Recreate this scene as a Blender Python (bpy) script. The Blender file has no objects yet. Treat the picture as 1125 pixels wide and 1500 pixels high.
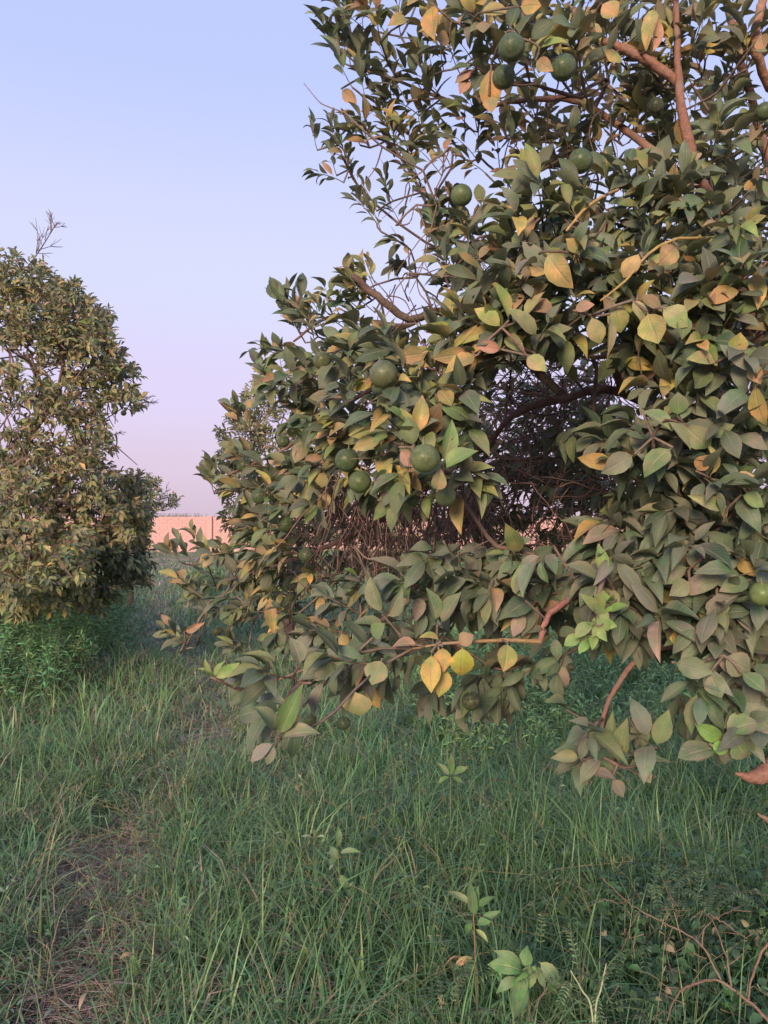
import bpy, math, random
import numpy as np
from mathutils import Vector, Matrix

random.seed(11)
rng = np.random.default_rng(11)
S = bpy.context.scene
COL = S.collection

# ------------------------------------------------------------------ camera, sky, sun, exposure
F = 1127.0                       # focal length in photograph pixels (1125 x 1500)
PITCH = math.radians(0.9)
CAM = np.array([0.0, 0.0, 1.6])
cam_d = bpy.data.cameras.new('camera')
cam = bpy.data.objects.new('camera', cam_d)
COL.objects.link(cam)
cam_d.sensor_fit = 'VERTICAL'
cam_d.sensor_height = 36
cam_d.lens = 36 * F / 1500
cam_d.clip_start = 0.05
cam_d.clip_end = 2000
cam.location = CAM
cam.rotation_euler = (math.pi / 2 + PITCH, 0, 0)
S.camera = cam

SUN_EL = 17.0
SUN_AZ = 197.0                   # compass bearing of the sun: behind the camera, a little to the left
world = bpy.data.worlds.new('World')
S.world = world
world.use_nodes = True
wt = world.node_tree
wt.nodes.clear()


def N(t, kind, **kw):
    n = t.nodes.new(kind)
    for k, v in kw.items():
        if k == 'inp':
            for kk, vv in v.items():
                n.inputs[kk].default_value = vv
        else:
            setattr(n, k, v)
    return n


def ramp(t, stops, fac=None, interp='EASE'):
    r = N(t, 'ShaderNodeValToRGB')
    cr = r.color_ramp
    cr.interpolation = interp
    while len(cr.elements) > 1:
        cr.elements.remove(cr.elements[-1])
    cr.elements[0].position = stops[0][0]
    cr.elements[0].color = (*stops[0][1], 1)
    for p, c in stops[1:]:
        e = cr.elements.new(p)
        e.color = (*c, 1)
    if fac is not None:
        t.links.new(fac, r.inputs[0])
    return r


sky = N(wt, 'ShaderNodeTexSky', sky_type='NISHITA', sun_disc=False, sun_elevation=math.radians(SUN_EL),
        sun_rotation=math.radians(SUN_AZ), air_density=1.2, dust_density=3.0, ozone_density=2.0)
tc = N(wt, 'ShaderNodeTexCoord')
sep = N(wt, 'ShaderNodeSeparateXYZ')
wt.links.new(tc.outputs['Generated'], sep.inputs[0])
# evening colours by height above the horizon (dusty pink band, lavender, pale blue), mixed with the physical sky
grad = ramp(wt, [(0.0, (5.7, 4.5, 5.6)), (0.07, (6.0, 4.8, 6.3)), (0.16, (6.15, 5.3, 7.5)), (0.30, (5.8, 5.9, 8.3)),
                 (0.55, (4.3, 5.0, 8.6)), (1.0, (3.3, 4.2, 7.8))], sep.outputs[2])
mixs = N(wt, 'ShaderNodeMix', data_type='RGBA')
mixs.inputs[0].default_value = 0.86
wt.links.new(sky.outputs[0], mixs.inputs[6])
wt.links.new(grad.outputs[0], mixs.inputs[7])
bg = N(wt, 'ShaderNodeBackground', inp={'Strength': 0.1})
wo = N(wt, 'ShaderNodeOutputWorld')
wt.links.new(mixs.outputs[2], bg.inputs[0])
wt.links.new(bg.outputs[0], wo.inputs[0])

sun_d = bpy.data.lights.new('sun', 'SUN')
sun_d.energy = 3.6
sun_d.angle = math.radians(18)
sun_d.color = (1.0, 0.74, 0.52)
sun = bpy.data.objects.new('sun', sun_d)
COL.objects.link(sun)
az, el = math.radians(SUN_AZ), math.radians(SUN_EL)
to_sun = Vector((math.sin(az) * math.cos(el), math.cos(az) * math.cos(el), math.sin(el)))
sun.rotation_euler = to_sun.to_track_quat('Z', 'Y').to_euler()
S.view_settings.view_transform = 'Standard'
S.view_settings.look = 'None'
S.view_settings.exposure = 0.45
S.view_settings.gamma = 1.0
S.view_settings.use_curve_mapping = False
S.cycles.max_bounces = 6
S.cycles.diffuse_bounces = 3
S.cycles.glossy_bounces = 2
S.cycles.transmission_bounces = 3
S.cycles.transparent_max_bounces = 4
S.cycles.use_denoising = True


# ------------------------------------------------------------------ helpers
def P(px, py, d):
    """world point seen at photograph pixel (px, py) at distance d along the view axis"""
    px, py, d = np.broadcast_arrays(np.asarray(px, float), np.asarray(py, float), np.asarray(d, float))
    a, b = (px - 562.5) / F, (750 - py) / F
    ca, sa = math.cos(PITCH), math.sin(PITCH)
    return np.stack([CAM[0] + d * a, CAM[1] + d * (ca - b * sa), CAM[2] + d * (sa + b * ca)], -1)


def to_px(p):
    q = np.asarray(p) - CAM
    ca, sa = math.cos(PITCH), math.sin(PITCH)
    d = q[..., 1] * ca + q[..., 2] * sa
    u = -q[..., 1] * sa + q[..., 2] * ca
    d_ = np.maximum(d, 1e-3)
    return 562.5 + F * q[..., 0] / d_, 750 - F * u / d_, d


def G(px, py, h=0.0):
    """point of height h under pixel"""
    a, b = (px - 562.5) / F, (750 - py) / F
    ca, sa = math.cos(PITCH), math.sin(PITCH)
    d = (h - CAM[2]) / (sa + b * ca)
    return P(px, py, d)


def nz(v):
    v = np.asarray(v, float)
    return v / np.maximum(np.linalg.norm(v, axis=-1, keepdims=True), 1e-9)


def ground_z(x, y):
    x = np.asarray(x, float)
    y = np.asarray(y, float)
    z = 0.035 * np.sin(x * 1.3 + 0.7 * y) + 0.03 * np.sin(2.1 * y - 1.1 * x + 1) + 0.015 * np.sin(4.3 * x + 2.9 * y)
    z = z + 0.22 * np.exp(-((x + 4.2) / 1.6) ** 2 - ((y - 8.0) / 3.2) ** 2)
    far = np.clip((y - 20) / 20, 0, 1)
    return z * (1 - far)


def link(o, parent=None):
    COL.objects.link(o)
    if parent is not None:
        o.parent = parent
    return o


def tag(o, label=None, cat=None, group=None, kind=None):
    if label:
        o['label'] = label
    if cat:
        o['category'] = cat
    if group:
        o['group'] = group
    if kind:
        o['kind'] = kind
    return o


def empty(name, loc, label, cat, group=None):
    o = bpy.data.objects.new(name, None)
    o.empty_display_size = 0.1
    o.location = [float(v) for v in loc]
    COL.objects.link(o)
    return tag(o, label, cat, group)


def mesh_np(name, verts, tris=None, quads=None, smooth=True, attrs=None, mats=()):
    verts = np.ascontiguousarray(verts, np.float32)
    tris = np.zeros((0, 3), np.int32) if tris is None else np.asarray(tris, np.int32)
    quads = np.zeros((0, 4), np.int32) if quads is None else np.asarray(quads, np.int32)
    me = bpy.data.meshes.new(name)
    me.vertices.add(len(verts))
    me.vertices.foreach_set('co', verts.ravel())
    nl = tris.size + quads.size
    npoly = len(tris) + len(quads)
    me.loops.add(nl)
    me.loops.foreach_set('vertex_index', np.concatenate([quads.ravel(), tris.ravel()]).astype(np.int32))
    me.polygons.add(npoly)
    starts = np.concatenate([np.arange(len(quads)) * 4, quads.size + np.arange(len(tris)) * 3]).astype(np.int32)
    me.polygons.foreach_set('loop_start', starts)
    me.polygons.foreach_set('use_smooth', np.full(npoly, smooth))
    for k, v in (attrs or {}).items():
        v = np.ascontiguousarray(v, np.float32)
        if v.shape[1] == 4:
            a = me.attributes.new(k, 'FLOAT_COLOR', 'POINT')
            a.data.foreach_set('color', v.ravel())
        else:
            a = me.attributes.new(k, 'FLOAT_VECTOR', 'POINT')
            a.data.foreach_set('vector', v.ravel())
    for m in mats:
        me.materials.append(m)
    me.update(calc_edges=True)
    return me


def obj(name, me, parent=None, loc=None):
    o = bpy.data.objects.new(name, me)
    link(o, parent)
    if loc is not None:
        o.location = loc
    return o


class Tubes:
    """collects tapered tubes, built as one mesh"""

    def __init__(self, sides=5):
        self.v, self.q, self.t, self.c, self.n, self.sides = [], [], [], [], 0, sides

    def add(self, pts, rads, col=(0.2, 0.15, 0.12), sides=None, rough=0.0):
        k = sides or self.sides
        pts = np.asarray(pts, float)
        m = len(pts)
        if m < 2:
            return
        rads = np.broadcast_to(np.asarray(rads, float), (m,)) if np.ndim(rads) == 0 else np.asarray(rads, float)
        tan = nz(np.gradient(pts, axis=0))
        ref = np.array([0.31, 0.17, 0.93])
        if abs(tan[0] @ ref) > 0.9:
            ref = np.array([1.0, 0.1, 0.0])
        u = nz(np.cross(tan, ref))
        w = np.cross(tan, u)
        a = np.arange(k) / k * 2 * math.pi
        ring = u[:, None] * np.cos(a)[None, :, None] + w[:, None] * np.sin(a)[None, :, None]
        rr = rads[:, None, None] * np.ones((m, k, 1))
        if rough:
            rr = rr * (1 + rough * rng.uniform(-1, 1, (m, k, 1)))
        V = (pts[:, None] + ring * rr).reshape(-1, 3)
        i = np.arange(m - 1)[:, None] * k
        j = np.arange(k)[None]
        j2 = (j + 1) % k
        q = np.stack([i + j, i + j2, i + k + j2, i + k + j], -1).reshape(-1, 4) + self.n
        self.v.append(V)
        self.q.append(q)
        tip = len(V) + self.n
        self.v.append(pts[-1:] + tan[-1:] * rads[-1])
        jj = np.arange(k)
        self.t.append(np.stack([(m - 1) * k + jj + self.n, (m - 1) * k + (jj + 1) % k + self.n, np.full(k, tip)], -1))
        self.c.append(np.tile(np.array([*col, 1.0]), (len(V) + 1, 1)))
        self.n = tip + 1

    def build(self, name, mat, parent=None):
        if not self.v:
            return None
        me = mesh_np(name, np.concatenate(self.v), np.concatenate(self.t), np.concatenate(self.q), True,
                     {'tint': np.concatenate(self.c)}, [mat])
        return obj(name, me, parent)


def smooth_line(pts, n=4):
    """Catmull-Rom through pts"""
    pts = np.asarray(pts, float)
    if len(pts) < 3:
        return pts
    q = np.vstack([2 * pts[0] - pts[1], pts, 2 * pts[-1] - pts[-2]])
    out = []
    for i in range(1, len(q) - 2):
        p0, p1, p2, p3 = q[i - 1], q[i], q[i + 1], q[i + 2]
        for s in np.arange(n) / n:
            out.append(0.5 * (2 * p1 + (p2 - p0) * s + (2 * p0 - 5 * p1 + 4 * p2 - p3) * s * s + (3 * p1 - p0 - 3 * p2 + p3) * s ** 3))
    out.append(q[-2])
    return np.array(out)


# ------------------------------------------------------------------ materials
def new_mat(name):
    m = bpy.data.materials.new(name)
    m.use_nodes = True
    t = m.node_tree
    t.nodes.clear()
    out = N(t, 'ShaderNodeOutputMaterial')
    return m, t, out


def mixrgb(t, fac, a, b, mode='MIX'):
    n = N(t, 'ShaderNodeMix', data_type='RGBA', blend_type=mode)
    for sock, v in ((n.inputs[0], fac), (n.inputs[6], a), (n.inputs[7], b)):
        if hasattr(v, 'is_linked') or hasattr(v, 'links'):
            t.links.new(v, sock)
        elif isinstance(v, (int, float)):
            sock.default_value = v
        else:
            sock.default_value = (*v, 1) if len(v) == 3 else v
    return n.outputs[2]


def math_n(t, op, a, b=None, c=None, clamp=False):
    n = N(t, 'ShaderNodeMath', operation=op, use_clamp=clamp)
    for i, v in enumerate((a, b, c)):
        if v is None:
            continue
        if isinstance(v, (int, float)):
            n.inputs[i].default_value = v
        else:
            t.links.new(v, n.inputs[i])
    return n.outputs[0]


def noise(t, scale, detail=3, vec=None, rough=0.5):
    n = N(t, 'ShaderNodeTexNoise', inp={'Scale': scale, 'Detail': detail, 'Roughness': rough})
    if vec is not None:
        t.links.new(vec, n.inputs['Vector'])
    return n.outputs['Fac']


def sstep(t, v, lo, hi):
    n = N(t, 'ShaderNodeMapRange', interpolation_type='SMOOTHSTEP')
    n.inputs[1].default_value = lo
    n.inputs[2].default_value = hi
    t.links.new(v, n.inputs[0])
    return n.outputs[0]


def leaf_material(name, single, veins=True, dust=0.34, transl=0.16, rough=0.5):
    m, t, out = new_mat(name)
    geo = N(t, 'ShaderNodeNewGeometry')
    pos = geo.outputs['Position']
    if single:
        tint = N(t, 'ShaderNodeObjectInfo').outputs['Color']
    else:
        tint = N(t, 'ShaderNodeAttribute', attribute_name='tint').outputs['Color']
    base = tint
    n1 = noise(t, 26, 3, pos)
    n2 = noise(t, 9, 2, pos)
    n3 = noise(t, 140, 2, pos)
    n4 = noise(t, 20, 3, pos, 0.6)
    base = mixrgb(t, sstep(t, n4, 0.40, 0.62), base, mixrgb(t, 1.0, base, (0.55, 0.92, 0.62), 'MULTIPLY'))
    base = mixrgb(t, math_n(t, 'MULTIPLY', sstep(t, n1, 0.56, 0.72), 0.30), base, mixrgb(t, 1.0, base, (1.7, 1.15, 0.8), 'MULTIPLY'))
    v1 = math_n(t, 'MULTIPLY_ADD', n1, 1.2, 0.42)
    base = mixrgb(t, 1.0, base, N_comb(t, v1), 'MULTIPLY')
    bump_in = n3
    if veins:
        ld = N(t, 'ShaderNodeAttribute', attribute_name='leafdata').outputs['Vector']
        sp = N(t, 'ShaderNodeSeparateXYZ')
        t.links.new(ld, sp.inputs[0])
        s = math_n(t, 'ABSOLUTE', sp.outputs[0])
        mid = math_n(t, 'SUBTRACT', 1.0, sstep(t, s, 0.02, 0.13))
        ph = math_n(t, 'MULTIPLY_ADD', sp.outputs[1], 9.0, math_n(t, 'MULTIPLY', s, -2.6))
        vs = math_n(t, 'SINE', math_n(t, 'MULTIPLY', ph, 6.283))
        vein = sstep(t, vs, 0.72, 1.0)
        # edges run yellower on some leaves
        edge = math_n(t, 'MULTIPLY', sstep(t, s, 0.45, 1.0), sstep(t, n2, 0.48, 0.62))
        base = mixrgb(t, math_n(t, 'MULTIPLY', edge, 0.45), base, mixrgb(t, 0.5, base, (0.42, 0.25, 0.08)))
        light = mixrgb(t, 0.5, base, (0.40, 0.38, 0.22))
        base = mixrgb(t, math_n(t, 'MULTIPLY', mid, 0.55), base, light)
        base = mixrgb(t, math_n(t, 'MULTIPLY', vein, 0.26), base, light)
        bump_in = math_n(t, 'SUBTRACT', math_n(t, 'MULTIPLY', n3, 0.5), math_n(t, 'ADD', math_n(t, 'MULTIPLY', vein, 0.5), mid))
    dn = sstep(t, n2, 0.32, 0.68)
    base = mixrgb(t, math_n(t, 'MULTIPLY_ADD', dn, dust, dust * 0.35), base, (0.21, 0.185, 0.16))
    # scattered tiny scars
    sc = sstep(t, n3, 0.70, 0.76)
    base = mixrgb(t, math_n(t, 'MULTIPLY', sc, 0.3), base, (0.10, 0.06, 0.035))
    under = mixrgb(t, 0.42, base, (0.25, 0.26, 0.19))
    base = mixrgb(t, geo.outputs['Backfacing'], base, under)
    bs = N(t, 'ShaderNodeBsdfPrincipled')
    t.links.new(base, bs.inputs['Base Color'])
    rg = math_n(t, 'MULTIPLY_ADD', dn, 0.22, rough)
    t.links.new(rg, bs.inputs['Roughness'])
    bs.inputs['Specular IOR Level'].default_value = 0.42
    bp = N(t, 'ShaderNodeBump', inp={'Strength': 0.55, 'Distance': 0.002})
    t.links.new(bump_in, bp.inputs['Height'])
    t.links.new(bp.outputs[0], bs.inputs['Normal'])
    tr = N(t, 'ShaderNodeBsdfTranslucent')
    t.links.new(mixrgb(t, 0.4, base, (0.22, 0.26, 0.05)), tr.inputs[0])
    mx = N(t, 'ShaderNodeMixShader')
    mx.inputs[0].default_value = transl
    t.links.new(bs.outputs[0], mx.inputs[1])
    t.links.new(tr.outputs[0], mx.inputs[2])
    t.links.new(mx.outputs[0], out.inputs[0])
    return m


def N_comb(t, v):
    c = N(t, 'ShaderNodeCombineColor')
    for i in range(3):
        t.links.new(v, c.inputs[i])
    return c.outputs[0]


def bark_material(name, single_col=None, scale=60, dark=0.55):
    m, t, out = new_mat(name)
    geo = N(t, 'ShaderNodeNewGeometry')
    pos = geo.outputs['Position']
    if single_col:
        c0 = N(t, 'ShaderNodeRGB')
        c0.outputs[0].default_value = (*single_col, 1)
        base = c0.outputs[0]
    else:
        base = N(t, 'ShaderNodeAttribute', attribute_name='tint').outputs['Color']
    n1 = noise(t, scale, 4, pos, 0.65)
    n2 = noise(t, scale * 0.18, 3, pos)
    base = mixrgb(t, 1.0, base, N_comb(t, math_n(t, 'MULTIPLY_ADD', n1, 1.3, 0.35)), 'MULTIPLY')
    base = mixrgb(t, sstep(t, n2, 0.45, 0.7), base, mixrgb(t, 0.45, base, (0.26, 0.22, 0.18)))
    bs = N(t, 'ShaderNodeBsdfPrincipled', inp={'Roughness': 0.85})
    bs.inputs['Specular IOR Level'].default_value = 0.25
    t.links.new(base, bs.inputs['Base Color'])
    bp = N(t, 'ShaderNodeBump', inp={'Strength': 0.9, 'Distance': 0.008})
    t.links.new(n1, bp.inputs['Height'])
    t.links.new(bp.outputs[0], bs.inputs['Normal'])
    t.links.new(bs.outputs[0], out.inputs[0])
    return m


def grass_material(name):
    m, t, out = new_mat(name)
    geo = N(t, 'ShaderNodeNewGeometry')
    tint = N(t, 'ShaderNodeAttribute', attribute_name='tint').outputs['Color']
    n1 = noise(t, 60, 2, geo.outputs['Position'])
    base = mixrgb(t, 1.0, tint, N_comb(t, math_n(t, 'MULTIPLY_ADD', n1, 0.8, 0.6)), 'MULTIPLY')
    bs = N(t, 'ShaderNodeBsdfPrincipled', inp={'Roughness': 0.40})
    bs.inputs['Specular IOR Level'].default_value = 0.4
    t.links.new(base, bs.inputs['Base Color'])
    tr = N(t, 'ShaderNodeBsdfTranslucent')
    t.links.new(base, tr.inputs[0])
    mx = N(t, 'ShaderNodeMixShader')
    mx.inputs[0].default_value = 0.22
    t.links.new(bs.outputs[0], mx.inputs[1])
    t.links.new(tr.outputs[0], mx.inputs[2])
    t.links.new(mx.outputs[0], out.inputs[0])
    return m


def simple_material(name, col, rough=0.8, nscale=30, var=0.5, bump=0.5, bdist=0.01, col2=None, n2scale=3, spec=0.3):
    m, t, out = new_mat(name)
    geo = N(t, 'ShaderNodeNewGeometry')
    n1 = noise(t, nscale, 5, geo.outputs['Position'], 0.6)
    n2 = noise(t, n2scale, 3, geo.outputs['Position'])
    base = mixrgb(t, sstep(t, n2, 0.35, 0.65), col, col2 or col)
    base = mixrgb(t, 1.0, base, N_comb(t, math_n(t, 'MULTIPLY_ADD', n1, var * 2, 1 - var)), 'MULTIPLY')
    bs = N(t, 'ShaderNodeBsdfPrincipled', inp={'Roughness': rough})
    bs.inputs['Specular IOR Level'].default_value = spec
    t.links.new(base, bs.inputs['Base Color'])
    bp = N(t, 'ShaderNodeBump', inp={'Strength': bump, 'Distance': bdist})
    t.links.new(n1, bp.inputs['Height'])
    t.links.new(bp.outputs[0], bs.inputs['Normal'])
    t.links.new(bs.outputs[0], out.inputs[0])
    return m


M_LEAF = leaf_material('citrus_leaves', False)
M_LEAF1 = leaf_material('citrus_leaf', True)
M_WEED = leaf_material('weed_leaves', False, veins=False, dust=0.12)
M_WEED1 = leaf_material('weed_leaf', True, dust=0.12)
M_BARK = bark_material('bark')
M_GRASS = grass_material('grass_blades')
M_SOIL = simple_material('soil', (0.16, 0.115, 0.09), 0.95, 40, 0.5, 0.9, 0.02, (0.10, 0.085, 0.06), 2.0)
M_BLOCK = simple_material('wall_blocks', (0.53, 0.325, 0.305), 0.9, 14, 0.18, 0.4, 0.01, (0.56, 0.345, 0.325), 0.6)
M_MORTAR = simple_material('wall_mortar', (0.50, 0.305, 0.285), 0.95, 20, 0.15, 0.3, 0.01)


def orange_material():
    m, t, out = new_mat('green_orange_rind')
    tcn = N(t, 'ShaderNodeTexCoord')
    oi = N(t, 'ShaderNodeObjectInfo')
    ov = tcn.outputs['Object']
    n1 = noise(t, 3.2, 3, ov)
    vor = N(t, 'ShaderNodeTexVoronoi', inp={'Scale': 26.0})
    t.links.new(ov, vor.inputs['Vector'])
    n0 = noise(t, 1.6, 3, ov)
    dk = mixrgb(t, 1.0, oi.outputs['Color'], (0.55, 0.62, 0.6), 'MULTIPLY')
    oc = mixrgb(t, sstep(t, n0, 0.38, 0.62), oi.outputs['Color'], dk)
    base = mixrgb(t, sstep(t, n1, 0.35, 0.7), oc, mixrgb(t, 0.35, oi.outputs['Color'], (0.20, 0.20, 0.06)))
    pit = sstep(t, vor.outputs['Distance'], 0.0, 0.5)
    base = mixrgb(t, math_n(t, 'MULTIPLY', math_n(t, 'SUBTRACT', 1.0, pit), 0.4), base, (0.03, 0.045, 0.02))
    n3 = noise(t, 7, 4, ov)
    base = mixrgb(t, math_n(t, 'MULTIPLY', sstep(t, n3, 0.55, 0.75), 0.35), base, (0.23, 0.19, 0.15))
    bs = N(t, 'ShaderNodeBsdfPrincipled', inp={'Roughness': 0.38})
    bs.inputs['Specular IOR Level'].default_value = 0.5
    t.links.new(base, bs.inputs['Base Color'])
    bp = N(t, 'ShaderNodeBump', inp={'Strength': 0.6, 'Distance': 0.012})
    t.links.new(pit, bp.inputs['Height'])
    t.links.new(bp.outputs[0], bs.inputs['Normal'])
    t.links.new(bs.outputs[0], out.inputs[0])
    return m


M_ORANGE = orange_material()


# ------------------------------------------------------------------ leaf templates
def leaf_template(ts, seed, fold, curl, twist, wave, pointy=1.0):
    r = np.random.default_rng(seed)
    verts, data = [], []
    ang, y, z = 0.0, 0.0, 0.0
    prev = 0.0
    ph = r.uniform(0, 6)
    for t in ts:
        dt = t - prev
        y += dt * math.cos(ang)
        z -= dt * math.sin(ang)
        ang += curl * dt
        prev = t
        u = (t - 0.09) / 0.91            # the first bit is the leaf stalk
        w = 0.5 * math.sin(math.pi * min(1, u ** 0.93)) ** 0.82 if 0 < u < 1 else 0
        if abs(t - 0.10) < 0.005:
            w = 0.022
        if t > 0.7:
            w *= 1 - 0.36 * pointy * ((t - 0.7) / 0.3)
        if w < 1e-3:
            verts.append((0, y, z))
            data.append((0, t, 0))
            continue
        tw = twist * (t - 0.3)
        for s in (-1, 0, 1):
            off = fold * abs(s) * w + (wave * math.sin(7 * t + ph + (1.5 if s > 0 else 0)) * abs(s))
            x = s * w * (1 - 0.25 * abs(fold))
            verts.append((x * math.cos(tw), y, z + off * 0.55 + x * math.sin(tw) * 0.55))
            data.append((s, t, 0))
    tris = []
    m = len(ts) - 2
    # root fan, strips, tip fan
    a = 1
    tris += [(0, a + 1, a), (0, a + 2, a + 1)]
    for i in range(m - 1):
        b = a + 3
        for k in (0, 1):
            tris += [(a + k, a + k + 1, b + k + 1), (a + k, b + k + 1, b + k)]
        a = b
    tip = a + 3
    tris += [(a, a + 1, tip), (a + 1, a + 2, tip)]
    return np.array(verts, float), np.array(tris, np.int32), np.array(data, float)


TS_HI = [0, 0.10, 0.20, 0.36, 0.54, 0.72, 0.88, 1.0]
TS_LO = [0, 0.25, 0.65, 1.0]
HI = [leaf_template(TS_HI, 100 + i, *p) for i, p in enumerate([
    (0.35, 0.5, 0.2, 0.02), (0.6, 0.9, -0.3, 0.02), (0.2, 1.3, 0.5, 0.04), (0.5, 0.3, 0.0, 0.03), (0.9, 0.7, 0.4, 0.02),
    (0.15, 0.8, -0.6, 0.05), (0.4, 1.7, 0.3, 0.03), (0.7, -0.4, -0.2, 0.03), (0.3, 0.15, 0.8, 0.05), (-0.25, 1.0, 0.2, 0.04)])]
LO = [leaf_template(TS_LO, 200 + i, *p) for i, p in enumerate([
    (0.4, 0.6, 0.3, 0.03), (0.6, 1.1, -0.3, 0.02), (0.2, 0.2, 0.5, 0.03), (0.5, 1.5, 0.0, 0.02)])]


class Leaves:
    def __init__(self, templates):
        self.T = templates
        self.p, self.d, self.n, self.L, self.W, self.var, self.c, self.must = [], [], [], [], [], [], [], []

    def add(self, p, d, n, L, W, c, var=None, must=False):
        self.p.append(p)
        self.d.append(d)
        self.n.append(n)
        self.L.append(L)
        self.W.append(W)
        self.c.append(c)
        self.var.append(int(rng.integers(len(self.T))) if var is None else var)
        self.must.append(must)

    def keep(self, m):
        for a in ('p', 'd', 'n', 'L', 'W', 'c', 'var', 'must'):
            setattr(self, a, [v for v, q in zip(getattr(self, a), m) if q])

    def arrays(self):
        p, d, n = (np.array(a, float).reshape(-1, 3) for a in (self.p, self.d, self.n))
        d = nz(d)
        n = nz(n - (n * d).sum(1, keepdims=True) * d)
        x = np.cross(d, n)
        return p, d, n, x, np.array(self.L), np.array(self.W), np.array(self.c, float), np.array(self.var), np.array(self.must)

    def mesh(self, name, mat, sel=None):
        p, d, n, x, L, W, c, var, _ = self.arrays()
        sel = np.ones(len(L), bool) if sel is None else sel
        vs, ts, ds, cs, base = [], [], [], [], 0
        for k, (tv, tt, td) in enumerate(self.T):
            m = np.where(sel & (var == k))[0]
            if not len(m):
                continue
            v = (p[m, None] + x[m, None] * (tv[None, :, :1] * W[m, None, None]) + d[m, None] * (tv[None, :, 1:2] * L[m, None, None])
                 + n[m, None] * (tv[None, :, 2:] * L[m, None, None]))
            vs.append(v.reshape(-1, 3))
            ts.append((tt[None] + (np.arange(len(m)) * len(tv))[:, None, None] + base).reshape(-1, 3))
            ds.append(np.tile(td, (len(m), 1)))
            cs.append(np.repeat(np.hstack([c[m], np.ones((len(m), 1))]), len(tv), 0))
            base += len(m) * len(tv)
        return mesh_np(name, np.concatenate(vs), np.concatenate(ts), None, True,
                       {'tint': np.concatenate(cs), 'leafdata': np.concatenate(ds)}, [mat])


_TM = {}


def leaf_parts(lv, parent, mat, limit=300, minpx=9.0, cell=9):
    """the leaves that show largest become objects of their own; the rest one stuff mesh"""
    p, d, n, x, L, W, c, var, must = lv.arrays()
    mid = p + d * (L * 0.5)[:, None]
    px, py, dep = to_px(mid)
    tx, ty, _ = to_px(p + d * L[:, None])
    bx, by, _ = to_px(p)
    size = np.hypot(tx - bx, ty - by)
    wpx = W * F / np.maximum(dep, 0.1) * np.abs((n * nz(mid - CAM)).sum(1))
    ok = (px > 0) & (px < 1125) & (py > 0) & (py < 1500) & (size > minpx)
    gx, gy = (px // cell).astype(int), (py // cell).astype(int)
    best = {}
    for i in np.where(ok)[0]:
        k = (gx[i], gy[i])
        if k not in best or dep[i] < dep[best[k]]:
            best[k] = i
    cand = np.array(sorted(set(best.values())), int)
    # clear to the eye: no nearer leaf centre within half a leaf
    score = size[cand] * np.maximum(wpx[cand], 2)
    order = cand[np.argsort(-(score + must[cand] * 1e6))]
    chosen = []
    okp = np.where(ok)[0]
    for i in order:
        if len(chosen) >= limit:
            break
        if not must[i]:
            near = okp[(np.abs(px[okp] - px[i]) < 0.22 * size[i]) & (np.abs(py[okp] - py[i]) < 0.22 * size[i])]
            if (dep[near] < dep[i] - 0.02).sum() > 0:
                continue
        chosen.append(i)
    mlist = [i for i in np.where(must)[0] if i not in set(chosen)]
    chosen = (list(mlist) + chosen)[:limit]
    sel = np.ones(len(L), bool)
    sel[chosen] = False
    o = obj('leaves', lv.mesh('leaves', mat[0], sel), parent)
    o['kind'] = 'stuff'
    inv = np.array(parent.location)
    for i in chosen:
        tv, tt, td = lv.T[var[i]]
        key = (id(lv.T), int(var[i]), mat[1].name)
        if key not in _TM:
            _TM[key] = mesh_np('leaf', tv, tt, None, True, {'leafdata': td}, [mat[1]])
        q = bpy.data.objects.new('leaf', _TM[key])
        COL.objects.link(q)
        q.parent = parent
        M = Matrix.Identity(4)
        for r_ in range(3):
            M[r_][0] = x[i, r_] * W[i]
            M[r_][1] = d[i, r_] * L[i]
            M[r_][2] = n[i, r_] * L[i]
            M[r_][3] = p[i, r_] - inv[r_]
        q.matrix_local = M
        q.color = (*c[i], 1)
    return len(chosen)


def parts_shift(o, parent):
    """mesh built in world coordinates: cancel the parent's offset"""
    o.location = [-v for v in parent.location]


# palettes: linear base colours
PAL = {
    'dusty': [(0.10, 0.155, 0.095), (0.14, 0.18, 0.12), (0.08, 0.135, 0.08), (0.16, 0.175, 0.135)],
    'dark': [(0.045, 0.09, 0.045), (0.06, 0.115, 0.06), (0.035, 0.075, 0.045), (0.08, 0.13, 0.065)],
    'olive': [(0.15, 0.19, 0.055), (0.19, 0.21, 0.07), (0.12, 0.17, 0.05)],
    'yellow': [(0.50, 0.33, 0.09), (0.55, 0.33, 0.10), (0.42, 0.31, 0.08)],
    'tan': [(0.42, 0.22, 0.11), (0.36, 0.20, 0.10), (0.45, 0.25, 0.16), (0.26, 0.15, 0.07)],
    'fresh': [(0.20, 0.32, 0.08), (0.25, 0.36, 0.10), (0.17, 0.27, 0.07)],
    'ltan': [(0.42, 0.30, 0.15), (0.38, 0.28, 0.13), (0.48, 0.31, 0.13)],
    'oly': [(0.30, 0.29, 0.09), (0.34, 0.30, 0.10), (0.26, 0.27, 0.10)],
    'pink': [(0.27, 0.20, 0.16), (0.30, 0.21, 0.17)],
}
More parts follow.
